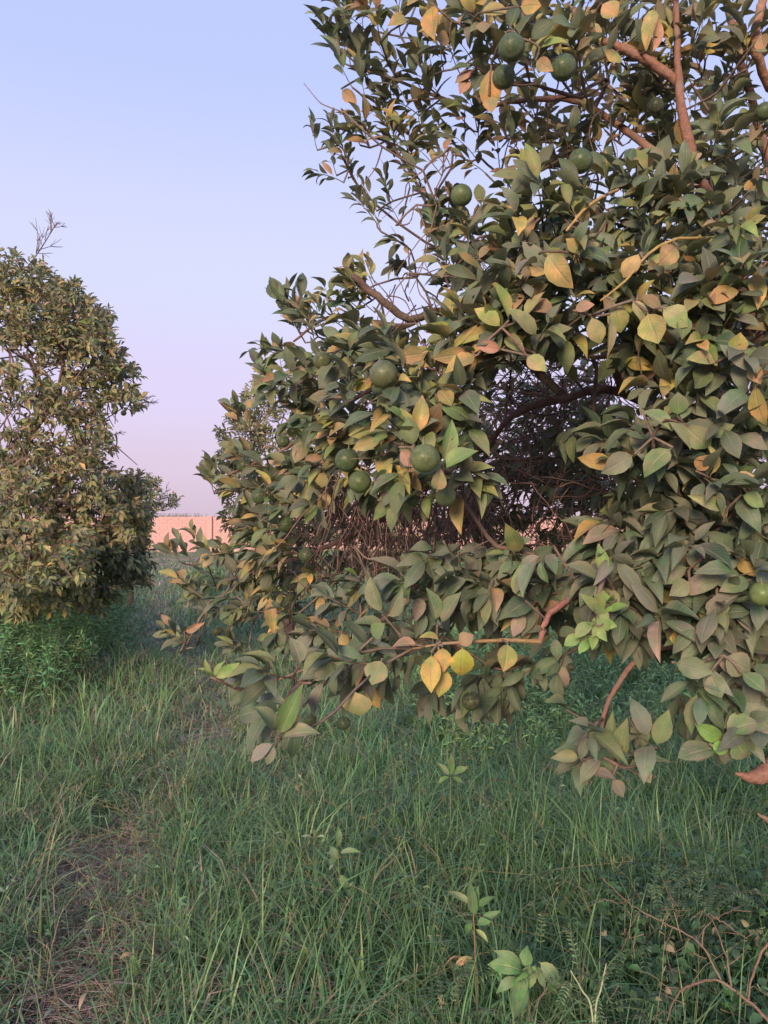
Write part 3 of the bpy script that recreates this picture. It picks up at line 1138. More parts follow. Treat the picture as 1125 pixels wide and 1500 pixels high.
# ================================================================== THE FOREGROUND ORANGE TREE
def big_tree():
    root_p = P(1215, 1100, 2.55)
    root_p[2] = ground_z(root_p[0], root_p[1])
    tree = empty('orange_tree', root_p, 'large leafy orange tree filling the right side, hung with green oranges', 'tree', 'orange trees of the orchard')
    sk = Skeleton()
    BR = (0.20, 0.115, 0.09)
    # trunk
    tp = [root_p + [0, 0, -0.05], P(1208, 1180, 2.53), P(1196, 1050, 2.5), P(1180, 940, 2.5), P(1175, 840, 2.55)]
    limb_object('trunk', tp, [0.10, 0.075, 0.066, 0.062, 0.055], (0.12, 0.075, 0.065), tree, sk, None, 12)
    fork = tp[-1]

    def L(pts, rads, col=BR, start=None, name='branch', sides=8):
        q = [P(*a) for a in pts]
        if start is not None:
            q = [start] + q
        limb_object(name, q, rads, np.array(col) * rng.uniform(0.9, 1.1), tree, sk, True, sides)
        return q
    RB = (0.25, 0.13, 0.095)
    A = L([(1135, 650, 2.6), (1105, 490, 2.45), (1066, 345, 2.3), (1025, 265, 2.25), (1003, 180, 2.25), (992, 90, 2.3), (990, -60, 2.35)],
          [0.04, 0.03, 0.024, 0.020, 0.018, 0.015, 0.011, 0.008], RB, fork)
    L([(1022, 268, 2.26), (985, 250, 2.3), (945, 212, 2.4), (900, 180, 2.5), (850, 150, 2.5), (800, 145, 2.5), (735, 152, 2.5), (695, 168, 2.5)],
      [0.016, 0.015, 0.013, 0.011, 0.010, 0.009, 0.007, 0.005], RB)
    L([(996, 125, 2.3), (965, 100, 2.3), (935, 82, 2.3), (900, 66, 2.3), (862, 52, 2.3)], [0.013, 0.015, 0.014, 0.012, 0.008], RB)
    L([(1110, 500, 2.5), (1150, 330, 2.6), (1110, 180, 2.6), (1085, 90, 2.5), (1060, -20, 2.5)], [0.02, 0.018, 0.014, 0.013, 0.010], RB)
    L([(1125, -30, 2.3), (1105, 60, 2.3), (1128, 130, 2.4)], [0.012, 0.014, 0.014], (0.32, 0.17, 0.11))
    E = L([(1060, 720, 2.9), (985, 620, 2.95), (900, 572, 2.85), (830, 583, 2.65), (760, 603, 2.55), (722, 645, 2.6), (690, 720, 2.7)],
          [0.042, 0.030, 0.021, 0.016, 0.014, 0.012, 0.009, 0.006], (0.15, 0.085, 0.075), fork)
    L([(915, 575, 2.85), (892, 500, 2.7), (930, 440, 2.55), (905, 380, 2.5), (870, 300, 2.6)], [0.018, 0.016, 0.012, 0.010, 0.007], (0.13, 0.085, 0.07))
    L([(830, 583, 2.65), (760, 520, 2.75), (700, 478, 2.7), (645, 455, 2.6), (600, 468, 2.55), (560, 440, 2.5), (518, 405, 2.5)],
      [0.016, 0.015, 0.014, 0.013, 0.013, 0.014, 0.011], (0.11, 0.07, 0.06))
    L([(620, 462, 2.6), (590, 478, 2.65), (540, 470, 2.7), (480, 465, 2.8), (430, 500, 2.9)], [0.011, 0.010, 0.008, 0.006, 0.004], (0.2, 0.11, 0.10))
    L([(700, 478, 2.7), (690, 430, 2.6), (668, 380, 2.6), (640, 330, 2.6), (600, 250, 2.6), (560, 195, 2.65)], [0.008, 0.008, 0.007, 0.006, 0.005, 0.003])
    L([(722, 645, 2.6), (640, 700, 2.7), (560, 760, 2.8), (480, 800, 2.95), (400, 830, 3.1), (330, 850, 3.25)], [0.014, 0.013, 0.012, 0.010, 0.008, 0.004], (0.17, 0.10, 0.08))
    L([(560, 560, 2.6), (480, 610, 2.7), (430, 650, 2.9), (370, 680, 3.0), (322, 700, 3.1)], [0.008, 0.007, 0.006, 0.005, 0.003])
    L([(690, 590, 2.6), (620, 560, 2.4), (560, 560, 2.5)], [0.009, 0.008, 0.007])
    # twig that carries the row of yellow leaves
    L([(1125, 520, 2.05), (1085, 500, 1.98), (1020, 478, 1.92), (965, 465, 1.88), (930, 450, 1.86)], [0.008, 0.0075, 0.007, 0.005, 0.003], (0.22, 0.13, 0.10))
    L([(1062, 347, 2.0), (1020, 349, 1.9), (985, 352, 1.85), (950, 372, 1.83), (915, 412, 1.82), (880, 440, 1.82)],
      [0.004, 0.004, 0.0038, 0.0035, 0.003, 0.0025], (0.34, 0.24, 0.08))
    L([(905, 278, 2.1), (885, 287, 2.0), (858, 305, 1.98), (830, 338, 1.95)], [0.0045, 0.0042, 0.004, 0.003], (0.38, 0.24, 0.10))
    L([(1005, 800, 2.5), (900, 815, 2.2), (840, 872, 1.95), (806, 898, 1.88), (796, 920, 1.85), (792, 940, 1.85)], [0.012, 0.010, 0.009, 0.008, 0.007, 0.006], (0.28, 0.13, 0.11), P(1155, 930, 2.5))
    L([(792, 940, 1.85), (745, 938, 1.84), (700, 940, 1.83), (650, 943, 1.82), (604, 950, 1.82)], [0.0055, 0.005, 0.0045, 0.0035, 0.002], (0.30, 0.20, 0.10))
    # low reddish limb reaching in from the right, near the grass
    L([(1180, 1085, 1.95), (1135, 1125, 1.9), (1105, 1138, 1.88), (1078, 1133, 1.86)], [0.040, 0.032, 0.018, 0.003], (0.24, 0.135, 0.105))
    L([(1165, 1235, 2.0), (1130, 1205, 1.97), (1110, 1192, 1.95)], [0.016, 0.010, 0.002], (0.24, 0.14, 0.11))
    L([(1150, 1000, 2.2), (1120, 1040, 2.05), (1080, 1085, 1.95), (1060, 1110, 1.9)], [0.008, 0.006, 0.004, 0.003], (0.2, 0.2, 0.12))
    L([(1155, 985, 2.45), (1060, 960, 2.2), (960, 950, 2.0), (900, 1010, 1.9), (880, 1080, 1.85), (900, 1120, 1.8)], [0.016, 0.012, 0.009, 0.006, 0.005, 0.003], BR)
    L([(690, 720, 2.7), (640, 820, 2.3), (570, 900, 2.1), (500, 960, 1.95), (430, 1010, 1.8), (400, 1070, 1.72)], [0.008, 0.008, 0.007, 0.006, 0.005, 0.003], BR)
    # limbs that leave the picture: back and right side of the crown
    for q in ([(1250, 600, 2.8), (1350, 400, 3.0), (1400, 200, 3.2)], [(1200, 560, 3.3), (1150, 350, 3.9), (1100, 150, 4.3)],
              [(1050, 700, 3.6), (900, 620, 4.2), (780, 560, 4.6)], [(1300, 750, 2.7), (1480, 650, 2.6), (1650, 560, 2.6)]):
        L(q, [0.04, 0.03, 0.02, 0.01], BR, fork)

    lv = Leaves(HI)
    tb = Tubes(4)
    centre = np.array([float(P(1050, 600, 3.2)[0]), 3.3, 1.9])
    # image x, y, spread x, y, distance, sprigs, leaf length, palette, droop, opening, ratio
    B = [
        (505, 35, 32, 30, 2.6, 7, .085, 'edge', -.1, .6), (528, 90, 42, 30, 2.6, 9, .085, 'edge', -.5, .6), (600, 110, 45, 45, 2.5, 9, .085, 'edge', 0, .8),
        (560, 15, 50, 20, 2.5, 6, .085, 'top', .2, .8), (650, 45, 60, 50, 2.35, 14, .09, 'top', .2, .8), (740, 60, 60, 60, 2.1, 12, .095, 'top', .1, .8),
        (830, 60, 70, 60, 2.15, 16, .095, 'top', .1, .8), (930, 50, 70, 60, 2.35, 18, .09, 'top', .2, .8), (1050, 60, 90, 70, 2.35, 20, .09, 'top', .2, .8),
        (478, 200, 24, 24, 2.75, 5, .065, 'edge', -.2, .7), (500, 245, 22, 25, 2.75, 5, .065, 'edge', 0, .8), (545, 190, 48, 38, 2.6, 9, .075, 'edge', 0, .8),
        (605, 215, 45, 40, 2.5, 9, .08, 'top', .1, .8), (690, 190, 70, 50, 2.45, 13, .075, 'top', .2, .8), (790, 210, 80, 60, 2.35, 15, .08, 'top', .2, .8),
        (880, 200, 60, 60, 2.45, 14, .085, 'top', .2, .8), (980, 170, 80, 80, 2.5, 18, .085, 'top', .2, .8), (1085, 230, 50, 90, 2.3, 18, .09, 'mid', .3, .8),
        (565, 300, 35, 25, 2.6, 6, .07, 'edge', -.1, .8), (640, 300, 60, 40, 2.45, 9, .075, 'top', .2, .8), (600, 365, 25, 30, 2.5, 4, .07, 'edge', .4, .7),
        (700, 350, 70, 50, 2.25, 17, .085, 'mid', .1, .8), (815, 320, 75, 60, 2.05, 22, .09, 'mid', .2, .8), (920, 300, 70, 60, 2.1, 20, .09, 'mid', .2, .8),
        (1010, 330, 80, 70, 2.1, 24, .09, 'mid', .3, .8), (1100, 380, 50, 70, 1.95, 14, .09, 'mid', .3, .8),
        (445, 470, 35, 35, 2.85, 9, .085, 'edge', -.3, .7), (420, 450, 10, 22, 2.85, 3, .09, 'darkgreen', -.9, .4), (510, 445, 48, 35, 2.75, 12, .08, 'left', 0, .8),
        (535, 405, 28, 15, 2.7, 5, .07, 'gold', -.2, .8), (400, 540, 22, 22, 2.95, 5, .085, 'left', -.2, .7), (450, 540, 55, 45, 2.6, 15, .09, 'left', .2, .8),
        (540, 520, 55, 40, 2.3, 14, .09, 'mid', .2, .8), (620, 520, 55, 35, 2.1, 12, .095, 'mid', .2, .8), (700, 500, 60, 40, 1.98, 16, .10, 'mid', .1, .8),
        (780, 440, 75, 55, 1.95, 22, .095, 'mid', .2, .8), (880, 400, 80, 50, 1.98, 20, .09, 'mid', .3, .8), (980, 420, 80, 55, 1.98, 22, .09, 'mid', .3, .8),
        (1080, 470, 60, 80, 1.9, 22, .09, 'mid', .3, .8), (965, 520, 70, 50, 1.98, 14, .09, 'mid', .4, .8), (880, 500, 50, 30, 2.1, 6, .09, 'mid', .4, .8),
        (355, 612, 24, 18, 3.1, 4, .085, 'left', -.2, .7), (460, 620, 36, 40, 2.75, 12, .085, 'left', .2, .8), (500, 620, 55, 55, 2.3, 15, .09, 'left', .3, .8),
        (600, 610, 60, 45, 1.95, 14, .10, 'mid', .1, .8), (680, 590, 50, 50, 1.98, 12, .10, 'mid', .2, .8),
        (310, 698, 22, 14, 3.15, 5, .08, 'left', -.3, .6), (375, 690, 36, 32, 2.85, 11, .09, 'left', 0, .7), (425, 720, 45, 45, 2.6, 15, .09, 'left', .1, .8),
        (495, 700, 45, 40, 2.35, 9, .09, 'mid', .3, .8), (620, 690, 90, 25, 1.95, 14, .095, 'mid', .3, .8),
        (960, 640, 70, 60, 2.02, 20, .10, 'right', .28, 1.0), (1060, 620, 75, 75, 1.88, 26, .10, 'right', .28, 1.0), (1065, 755, 65, 60, 1.85, 26, .10, 'right', .28, 1.0),
        (970, 770, 60, 55, 1.98, 17, .10, 'right', .28, 1.0), (870, 640, 40, 30, 2.3, 3, .10, 'right', .28, 1.0), (890, 790, 40, 40, 2.1, 8, .10, 'right', .28, 1.0),
        (400, 790, 50, 40, 2.75, 13, .085, 'left', .2, .8), (335, 800, 32, 30, 3.05, 6, .08, 'left', 0, .7), (265, 800, 16, 14, 3.35, 3, .08, 'left', -.3, .7),
        (285, 865, 22, 26, 3.35, 5, .08, 'left', -.1, .7), (262, 925, 20, 18, 3.4, 4, .08, 'left', .1, .7), (370, 865, 45, 50, 3.1, 8, .075, 'left', .3, .8),
        (450, 875, 50, 45, 2.85, 8, .075, 'left', .3, .8), (375, 935, 40, 25, 3.1, 3, .075, 'left', .3, .8), (545, 875, 45, 35, 2.15, 5, .09, 'low', .2, .8),
        (640, 850, 55, 40, 1.98, 15, .095, 'low', .2, .8), (730, 840, 55, 45, 1.98, 17, .09, 'low', .3, .8), (815, 845, 55, 40, 1.92, 16, .09, 'low', .3, .8),
        (905, 860, 50, 45, 1.92, 15, .095, 'low', .30, 1.0), (990, 860, 65, 50, 1.88, 20, .10, 'low', .30, 1.0), (1080, 880, 55, 70, 1.8, 24, .10, 'low', .30, 1.0),
        (480, 950, 45, 28, 2.15, 5, .09, 'low', .3, .8), (355, 1000, 24, 14, 2.05, 3, .085, 'low', 0, .8), (425, 1020, 40, 24, 1.78, 4, .095, 'low', .2, .8),
        (525, 985, 40, 30, 1.85, 8, .095, 'low', .4, .8), (600, 955, 45, 30, 1.98, 8, .09, 'low', .30, 1.0), (705, 985, 45, 25, 2.1, 6, .09, 'low', .8, .8),
        (815, 960, 30, 30, 1.98, 4, .08, 'low', .30, 1.0), (930, 910, 45, 20, 1.95, 7, .095, 'low', .8, .8), (1050, 980, 45, 50, 1.85, 13, .10, 'low', .30, 1.0),
        (1100, 1040, 40, 40, 1.8, 9, .10, 'low', .30, 1.0), (870, 1095, 35, 25, 1.8, 4, .09, 'low', .1, .8), (930, 1095, 30, 22, 1.78, 3, .095, 'low', -.1, .8),
        (1110, 940, 30, 60, 1.75, 6, .10, 'low', .30, 1.0), (1020, 1010, 20, 25, 2.0, 3, .095, 'low', .7, .8),
    ]
    # deeper leafage so that the crown has body (not where the photo sees through)
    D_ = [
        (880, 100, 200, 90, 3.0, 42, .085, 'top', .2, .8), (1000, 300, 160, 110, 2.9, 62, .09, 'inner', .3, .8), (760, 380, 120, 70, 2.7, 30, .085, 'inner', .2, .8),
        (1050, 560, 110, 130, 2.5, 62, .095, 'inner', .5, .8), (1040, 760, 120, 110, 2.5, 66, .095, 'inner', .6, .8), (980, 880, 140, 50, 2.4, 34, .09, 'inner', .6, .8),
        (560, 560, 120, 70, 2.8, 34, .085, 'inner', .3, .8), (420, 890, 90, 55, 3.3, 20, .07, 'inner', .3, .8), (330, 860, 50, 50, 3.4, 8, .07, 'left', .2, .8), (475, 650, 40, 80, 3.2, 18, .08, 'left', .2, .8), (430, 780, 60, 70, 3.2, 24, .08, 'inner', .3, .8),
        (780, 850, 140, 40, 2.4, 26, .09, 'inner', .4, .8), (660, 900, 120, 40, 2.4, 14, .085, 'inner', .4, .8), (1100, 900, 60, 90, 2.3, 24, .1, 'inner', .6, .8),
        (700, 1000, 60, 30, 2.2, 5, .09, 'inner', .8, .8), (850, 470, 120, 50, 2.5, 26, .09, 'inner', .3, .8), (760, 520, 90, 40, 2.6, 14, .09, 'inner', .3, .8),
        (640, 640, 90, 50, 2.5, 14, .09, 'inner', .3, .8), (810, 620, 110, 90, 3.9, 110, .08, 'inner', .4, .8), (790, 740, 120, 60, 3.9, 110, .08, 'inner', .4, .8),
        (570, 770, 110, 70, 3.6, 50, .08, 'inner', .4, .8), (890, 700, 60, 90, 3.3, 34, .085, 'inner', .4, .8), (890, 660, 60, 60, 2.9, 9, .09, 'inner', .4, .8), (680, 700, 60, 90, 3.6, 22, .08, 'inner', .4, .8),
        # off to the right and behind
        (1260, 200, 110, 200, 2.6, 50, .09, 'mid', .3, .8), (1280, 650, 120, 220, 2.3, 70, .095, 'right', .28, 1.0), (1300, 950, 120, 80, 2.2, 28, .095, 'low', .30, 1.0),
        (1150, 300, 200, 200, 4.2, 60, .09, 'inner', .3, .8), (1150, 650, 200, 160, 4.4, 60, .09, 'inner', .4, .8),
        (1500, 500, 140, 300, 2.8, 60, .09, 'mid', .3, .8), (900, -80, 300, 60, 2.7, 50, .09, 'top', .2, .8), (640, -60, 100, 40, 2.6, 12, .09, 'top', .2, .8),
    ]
    jobs = []
    for layer, blobs in ((0, B), (1, D_)):
        for (bx, by, rx, ry, dep, n, L_, mix, dr, op) in blobs:
            n = int(round(n * ((0.64 if mix in ('right', 'low') else 0.85) if layer == 0 else 1.2)))
            for _ in range(n):
                while True:
                    u = rng.uniform(-1, 1, 2)
                    if u @ u < 1:
                        break
                spread = 0.13 if layer == 0 else 0.34
                dd = dep * (1 + rng.normal() * 0.02) + rng.uniform(-0.3, 1) * spread
                q = P(bx + u[0] * rx, by + u[1] * ry, dd)
                jobs.append((q, L_, mix, dr, op, layer))
    jobs.sort(key=lambda j: np.linalg.norm(j[0] - centre))
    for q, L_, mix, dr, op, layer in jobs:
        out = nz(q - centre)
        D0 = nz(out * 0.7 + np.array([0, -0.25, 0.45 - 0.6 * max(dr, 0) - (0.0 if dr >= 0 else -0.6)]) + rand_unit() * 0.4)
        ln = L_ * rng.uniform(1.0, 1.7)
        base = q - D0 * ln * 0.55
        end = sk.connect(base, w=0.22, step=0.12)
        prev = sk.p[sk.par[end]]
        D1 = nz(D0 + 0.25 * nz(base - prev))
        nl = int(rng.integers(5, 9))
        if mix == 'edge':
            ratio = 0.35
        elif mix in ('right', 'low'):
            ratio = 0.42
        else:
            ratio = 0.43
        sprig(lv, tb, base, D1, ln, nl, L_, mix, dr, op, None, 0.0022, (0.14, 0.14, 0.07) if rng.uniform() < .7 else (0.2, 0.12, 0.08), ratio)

    # ---- leaves one can point at in the photograph: base px, tip px, width px, distance, palette colour
    Y1, Y2, YO = (0.62, 0.42, 0.07), (0.55, 0.38, 0.12), (0.66, 0.33, 0.08)
    OL, PK, TN = (0.38, 0.36, 0.10), (0.55, 0.26, 0.18), (0.50, 0.28, 0.12)
    GR, DG, FG, DU = (0.14, 0.21, 0.07), (0.06, 0.10, 0.05), (0.28, 0.42, 0.10), (0.20, 0.21, 0.13)
    H = [
        # hanging row of yellow leaves low in the middle
        (632, 955, 631, 1010, 28, 1.78, Y1), (648, 946, 649, 982, 26, 1.79, YO), (677, 945, 678, 996, 31, 1.77, Y1), (650, 975, 646, 1018, 26, 1.80, Y1), (743, 940, 742, 980, 30, 1.78, Y2),
        (672, 944, 690, 930, 22, 1.77, (0.6, 0.24, 0.16)), (612, 945, 578, 938, 20, 1.8, PK), (645, 940, 620, 925, 20, 1.8, Y2), (520, 1010, 520, 1050, 42, 1.72, (0.42, 0.33, 0.11)), (560, 965, 545, 1000, 34, 1.78, (0.30, 0.28, 0.12)),
        # round yellow leaves on the twig at right
        (898, 440, 916, 482, 30, 1.80, (0.48, 0.38, 0.11)), (925, 440, 952, 462, 28, 1.78, (0.46, 0.40, 0.18)), (948, 456, 962, 500, 38, 1.77, (0.45, 0.38, 0.10)), (968, 450, 1008, 470, 30, 1.8, (0.40, 0.38, 0.15)),
        (1000, 458, 1003, 492, 22, 1.8, GR), (866, 462, 878, 498, 24, 1.8, (0.42, 0.35, 0.12)), (840, 455, 868, 445, 18, 1.8, PK), (935, 432, 970, 450, 20, 1.84, (0.30, 0.20, 0.07)),
        (893, 460, 897, 515, 13, 1.8, (0.24, 0.20, 0.07)), (1085, 425, 1044, 426, 24, 1.82, YO), (992, 360, 968, 384, 28, 1.82, TN), (938, 370, 910, 395, 26, 1.82, Y2), (845, 372, 832, 350, 22, 1.85, Y2),
        # centre
        (800, 368, 828, 418, 34, 1.84, (0.60, 0.42, 0.15)), (790, 372, 838, 376, 22, 1.86, OL), (770, 520, 798, 542, 24, 1.86, (0.55, 0.42, 0.18)), (735, 480, 700, 450, 24, 1.86, OL),
        (768, 468, 790, 425, 22, 1.86, (0.55, 0.38, 0.16)), (745, 470, 735, 415, 22, 1.86, OL), (700, 520, 655, 532, 26, 1.88, YO), (692, 515, 640, 525, 22, 1.9, (0.58, 0.30, 0.12)), (735, 512, 700, 505, 18, 1.88, PK),
        (640, 570, 663, 590, 30, 1.86, (0.5, 0.34, 0.13)), (625, 518, 585, 522, 26, 2.0, TN), (610, 640, 620, 580, 26, 1.82, (0.60, 0.36, 0.13)), (600, 645, 590, 600, 24, 1.84, (0.5, 0.42, 0.15)), (605, 655, 597, 612, 30, 1.8, GR),
        (608, 640, 570, 585, 24, 1.83, (0.22, 0.30, 0.10)), (600, 690, 650, 675, 24, 1.78, GR), (650, 690, 690, 650, 28, 1.78, (0.24, 0.36, 0.09)), (648, 680, 668, 620, 24, 1.80, (0.22, 0.32, 0.09)), (640, 720, 645, 690, 24, 1.76, (0.48, 0.36, 0.20)),
        (555, 640, 515, 632, 20, 1.9, OL), (560, 645, 520, 655, 20, 1.88, (0.50, 0.40, 0.17)), (595, 600, 625, 640, 18, 1.85, DU), (585, 655, 612, 690, 22, 1.8, PK),
        (640, 590, 690, 605, 22, 1.86, GR), (652, 640, 660, 600, 22, 1.9, DG), (480, 640, 505, 620, 22, 2.2, TN), (475, 690, 465, 712, 20, 2.3, TN), (480, 720, 470, 745, 18, 2.4, Y2), (548, 700, 560, 720, 16, 2.0, TN),
        # top
        (632, 5, 633, 52, 28, 2.05, YO), (660, 60, 640, 55, 22, 2.1, (0.4, 0.22, 0.08)), (960, 8, 944, 55, 20, 2.1, (0.62, 0.42, 0.14)), (700, 20, 745, 10, 26, 2.05, (0.5, 0.33, 0.1)), (760, 10, 790, 5, 26, 2.0, YO),
        (880, 5, 905, 12, 30, 2.0, (0.6, 0.34, 0.14)), (720, 95, 712, 150, 30, 2.05, YO), (716, 140, 720, 160, 20, 2.05, TN), (700, 100, 665, 105, 22, 2.15, PK), (690, 118, 672, 125, 18, 2.15, PK), (598, 30, 572, 28, 22, 2.3, TN),
        (905, 75, 898, 80, 26, 2.1, Y1), (745, 45, 758, 5, 22, 1.95, DG), (760, 55, 775, 10, 24, 1.94, DG), (775, 60, 810, 30, 24, 1.93, DG), (790, 70, 830, 58, 18, 1.93, OL), (785, 88, 805, 100, 18, 1.92, TN), (1098, 280, 1096, 265, 14, 1.9, YO),
        (1115, 50, 1118, 70, 20, 2.0, (0.6, 0.26, 0.14)), (700, 380, 718, 360, 18, 2.1, TN), (770, 350, 775, 310, 24, 2.0, (0.55, 0.33, 0.14)), (790, 320, 765, 300, 14, 2.0, OL), (845, 335, 860, 325, 16, 1.95, PK),
        (500, 130, 520, 150, 16, 2.6, TN), (535, 190, 510, 180, 14, 2.6, TN), (540, 212, 512, 200, 14, 2.6, TN), (555, 165, 530, 160, 14, 2.6, (0.4, 0.22, 0.1)),
        # right side, broad dusty leaves
        (940, 600, 985, 625, 34, 1.80, (0.28, 0.33, 0.15)), (975, 615, 1018, 650, 34, 1.78, (0.30, 0.34, 0.16)), (1000, 620, 1040, 660, 30, 1.79, (0.28, 0.30, 0.15)), (985, 655, 942, 685, 34, 1.78, (0.28, 0.30, 0.13)),
        (930, 665, 885, 690, 28, 1.82, DU), (1040, 640, 1072, 622, 24, 1.8, GR), (992, 610, 995, 578, 26, 1.82, (0.16, 0.22, 0.08)), (1075, 710, 1100, 695, 24, 1.76, (0.55, 0.38, 0.20)), (1085, 725, 1120, 738, 26, 1.75, (0.30, 0.42, 0.12)),
        (1065, 745, 1018, 728, 22, 1.76, (0.36, 0.40, 0.16)), (1060, 765, 1055, 730, 20, 1.77, (0.4, 0.36, 0.14)), (1012, 830, 960, 845, 26, 1.78, DU), (1030, 815, 1075, 800, 24, 1.78, DU), (1100, 850, 1060, 860, 26, 1.74, DU),
        (1010, 850, 985, 870, 26, 1.76, (0.26, 0.28, 0.15)), (1050, 870, 1052, 905, 28, 1.75, DU), (1108, 560, 1104, 620, 22, 1.74, (0.62, 0.33, 0.06)), (1040, 700, 1045, 650, 14, 1.8, (0.4, 0.32, 0.1)), (1020, 690, 1035, 670, 20, 1.8, TN),
        (1100, 530, 1112, 560, 20, 1.76, (0.58, 0.36, 0.17)), (1075, 520, 1085, 490, 26, 1.78, (0.58, 0.42, 0.10)), (1050, 530, 1015, 520, 22, 1.8, (0.5, 0.38, 0.17)),
        (985, 970, 1040, 985, 30, 1.72, DU), (1060, 960, 1100, 985, 34, 1.72, DU), (1040, 985, 1055, 1020, 28, 1.72, DU), (1055, 1095, 998, 1105, 36, 1.70, (0.22, 0.25, 0.14)), (1060, 1075, 1110, 1050, 36, 1.70, (0.20, 0.23, 0.12)),
        (1075, 1080, 1100, 1120, 32, 1.68, (0.2, 0.24, 0.12)), (1060, 1085, 1025, 1065, 22, 1.70, (0.22, 0.36, 0.09)), (1040, 1090, 1070, 1100, 18, 1.68, FG), (1085, 985, 1120, 1010, 28, 1.7, (0.12, 0.2, 0.08)),
        # low cluster over the grass
        (905, 1120, 915, 1060, 26, 1.72, (0.19, 0.25, 0.07)), (915, 1125, 975, 1105, 24, 1.71, DU), (960, 1095, 978, 1045, 26, 1.72, (0.2, 0.27, 0.08)), (945, 1100, 935, 1060, 22, 1.73, GR), (900, 1115, 895, 1050, 20, 1.74, GR),
        (850, 1110, 812, 1108, 20, 1.74, (0.25, 0.28, 0.12)), (860, 1125, 845, 1155, 18, 1.74, DU), (895, 1140, 915, 1165, 20, 1.72, (0.24, 0.2, 0.15)), (885, 1110, 845, 1130, 20, 1.73, DU), (940, 1120, 950, 1145, 18, 1.71, (0.42, 0.27, 0.2)),
        (865, 1110, 870, 1070, 20, 1.74, GR), (830, 1040, 808, 1020, 22, 1.8, GR), (860, 1130, 900, 1135, 20, 1.72, (0.24, 0.21, 0.16)),
        # lower left of the crown
        (405, 1075, 378, 1035, 34, 1.62, (0.30, 0.34, 0.17)), (408, 1080, 438, 1010, 30, 1.62, (0.14, 0.22, 0.06)), (412, 1082, 458, 1062, 24, 1.61, DU), (402, 1088, 366, 1112, 18, 1.6, (0.28, 0.25, 0.22)), (404, 1092, 385, 1115, 16, 1.6, DU), (440, 975, 432, 935, 26, 1.8, (0.24, 0.25, 0.16)),
        (455, 1000, 505, 965, 22, 1.8, DU), (505, 1000, 490, 960, 20, 1.8, DU), (560, 900, 540, 850, 26, 1.85, (0.2, 0.26, 0.12)), (565, 905, 590, 870, 24, 1.85, DU), (640, 915, 630, 865, 24, 1.85, (0.2, 0.26, 0.12)), (645, 915, 670, 870, 24, 1.85, DU),
        (545, 935, 560, 915, 24, 1.85, (0.16, 0.3, 0.09)), (500, 925, 508, 950, 16, 2.0, (0.45, 0.26, 0.07)), (770, 880, 752, 835, 22, 1.84, (0.26, 0.32, 0.11)), (525, 850, 510, 830, 14, 2.2, FG), (885, 845, 878, 800, 18, 1.8, FG), (880, 850, 835, 825, 24, 1.82, DU),
        # outer left tips
        (270, 925, 295, 915, 12, 3.2, PK), (262, 960, 280, 945, 16, 3.2, PK), (345, 840, 330, 815, 16, 3.0, DG), (395, 870, 400, 925, 18, 2.9, TN),
    ]
    # fresh lime sprays
    for (cx, cy, k, sz, dp) in ((880, 905, 13, 26, 1.76), (862, 935, 8, 22, 1.76), (320, 992, 6, 34, 2.0), (895, 890, 5, 26, 1.78)):
        for i in range(k):
            a = rng.uniform(0, 6.283) if cx > 400 else -math.pi / 2 + rng.uniform(-1.2, 1.2)
            x0, y0 = cx + rng.uniform(-14, 14), cy + rng.uniform(-12, 12)
            s = sz * rng.uniform(0.7, 1.2)
            H.append((x0, y0, x0 + s * math.cos(a), y0 + s * math.sin(a), s * (0.62 if cx > 400 else 0.4), dp + rng.uniform(-.03, .03), FG))
    for (x0, y0, x1, y1, w, dp, c) in H:
        a, b = P(x0, y0, dp + 0.01), P(x1, y1, dp - rng.uniform(0.0, 0.03))
        view = -nz(a - CAM)
        n = view * 0.8 + np.array([0, 0, 0.45]) + rand_unit() * 0.55
        L_ = np.linalg.norm(b - a) * 1.08
        var = int(rng.choice([0, 2, 3, 5, 8, 9])) if y1 > y0 else int(rng.choice([0, 1, 3, 4]))
        lv.add(a, b - a, n, L_, w * dp / F * 1.25, np.array(c) * 0.92, var, True)
        e = sk.connect(a, w=0.1, step=0.06, maxn=5)
    # ---- bare twigs: dense hanging mat, criss-cross interior
    DT = (0.16, 0.095, 0.085)
    for _ in range(210):
        x, y = rng.uniform(480, 720), rng.uniform(690, 760)
        dep = rng.uniform(2.15, 3.2)
        ln = rng.uniform(60, 150)
        pts = [P(x, y, dep)]
        cx, cy = x, y
        dx = rng.normal() * 0.35
        for k in range(6):
            cx += dx * ln / 6 + rng.normal() * 4
            cy += ln / 6
            dep += rng.normal() * 0.02
            pts.append(P(cx, cy, dep))
        tb.add(smooth_line(pts, 2), np.linspace(0.0028, 0.0014, 13) * rng.uniform(0.6, 1.3), np.array(DT) * rng.uniform(0.6, 1.5), sides=3)
    for _ in range(900):
        z = rng.uniform()
        if z < 0.72:
            x, y, dep = rng.uniform(690, 940), rng.uniform(540, 820), rng.uniform(2.5, 4.2)
        elif z < 0.85:
            x, y, dep = rng.uniform(560, 800), rng.uniform(400, 540), rng.uniform(2.3, 3.0)
        else:
            x, y, dep = rng.uniform(430, 600), rng.uniform(640, 880), rng.uniform(2.6, 3.4)
        a = rng.uniform(0, 6.283)
        ln = rng.uniform(30, 110)
        pts = [P(x, y, dep)]
        cx, cy = x, y
        for k in range(5):
            a += rng.normal() * 0.35
            cx += math.cos(a) * ln / 5
            cy += math.sin(a) * ln / 5 + 2
            dep += rng.normal() * 0.04
            pts.append(P(cx, cy, dep))
        tb.add(smooth_line(pts, 2), np.linspace(0.003, 0.0012, 11) * rng.uniform(0.6, 1.5), np.array(DT) * rng.uniform(0.6, 1.6), sides=3)
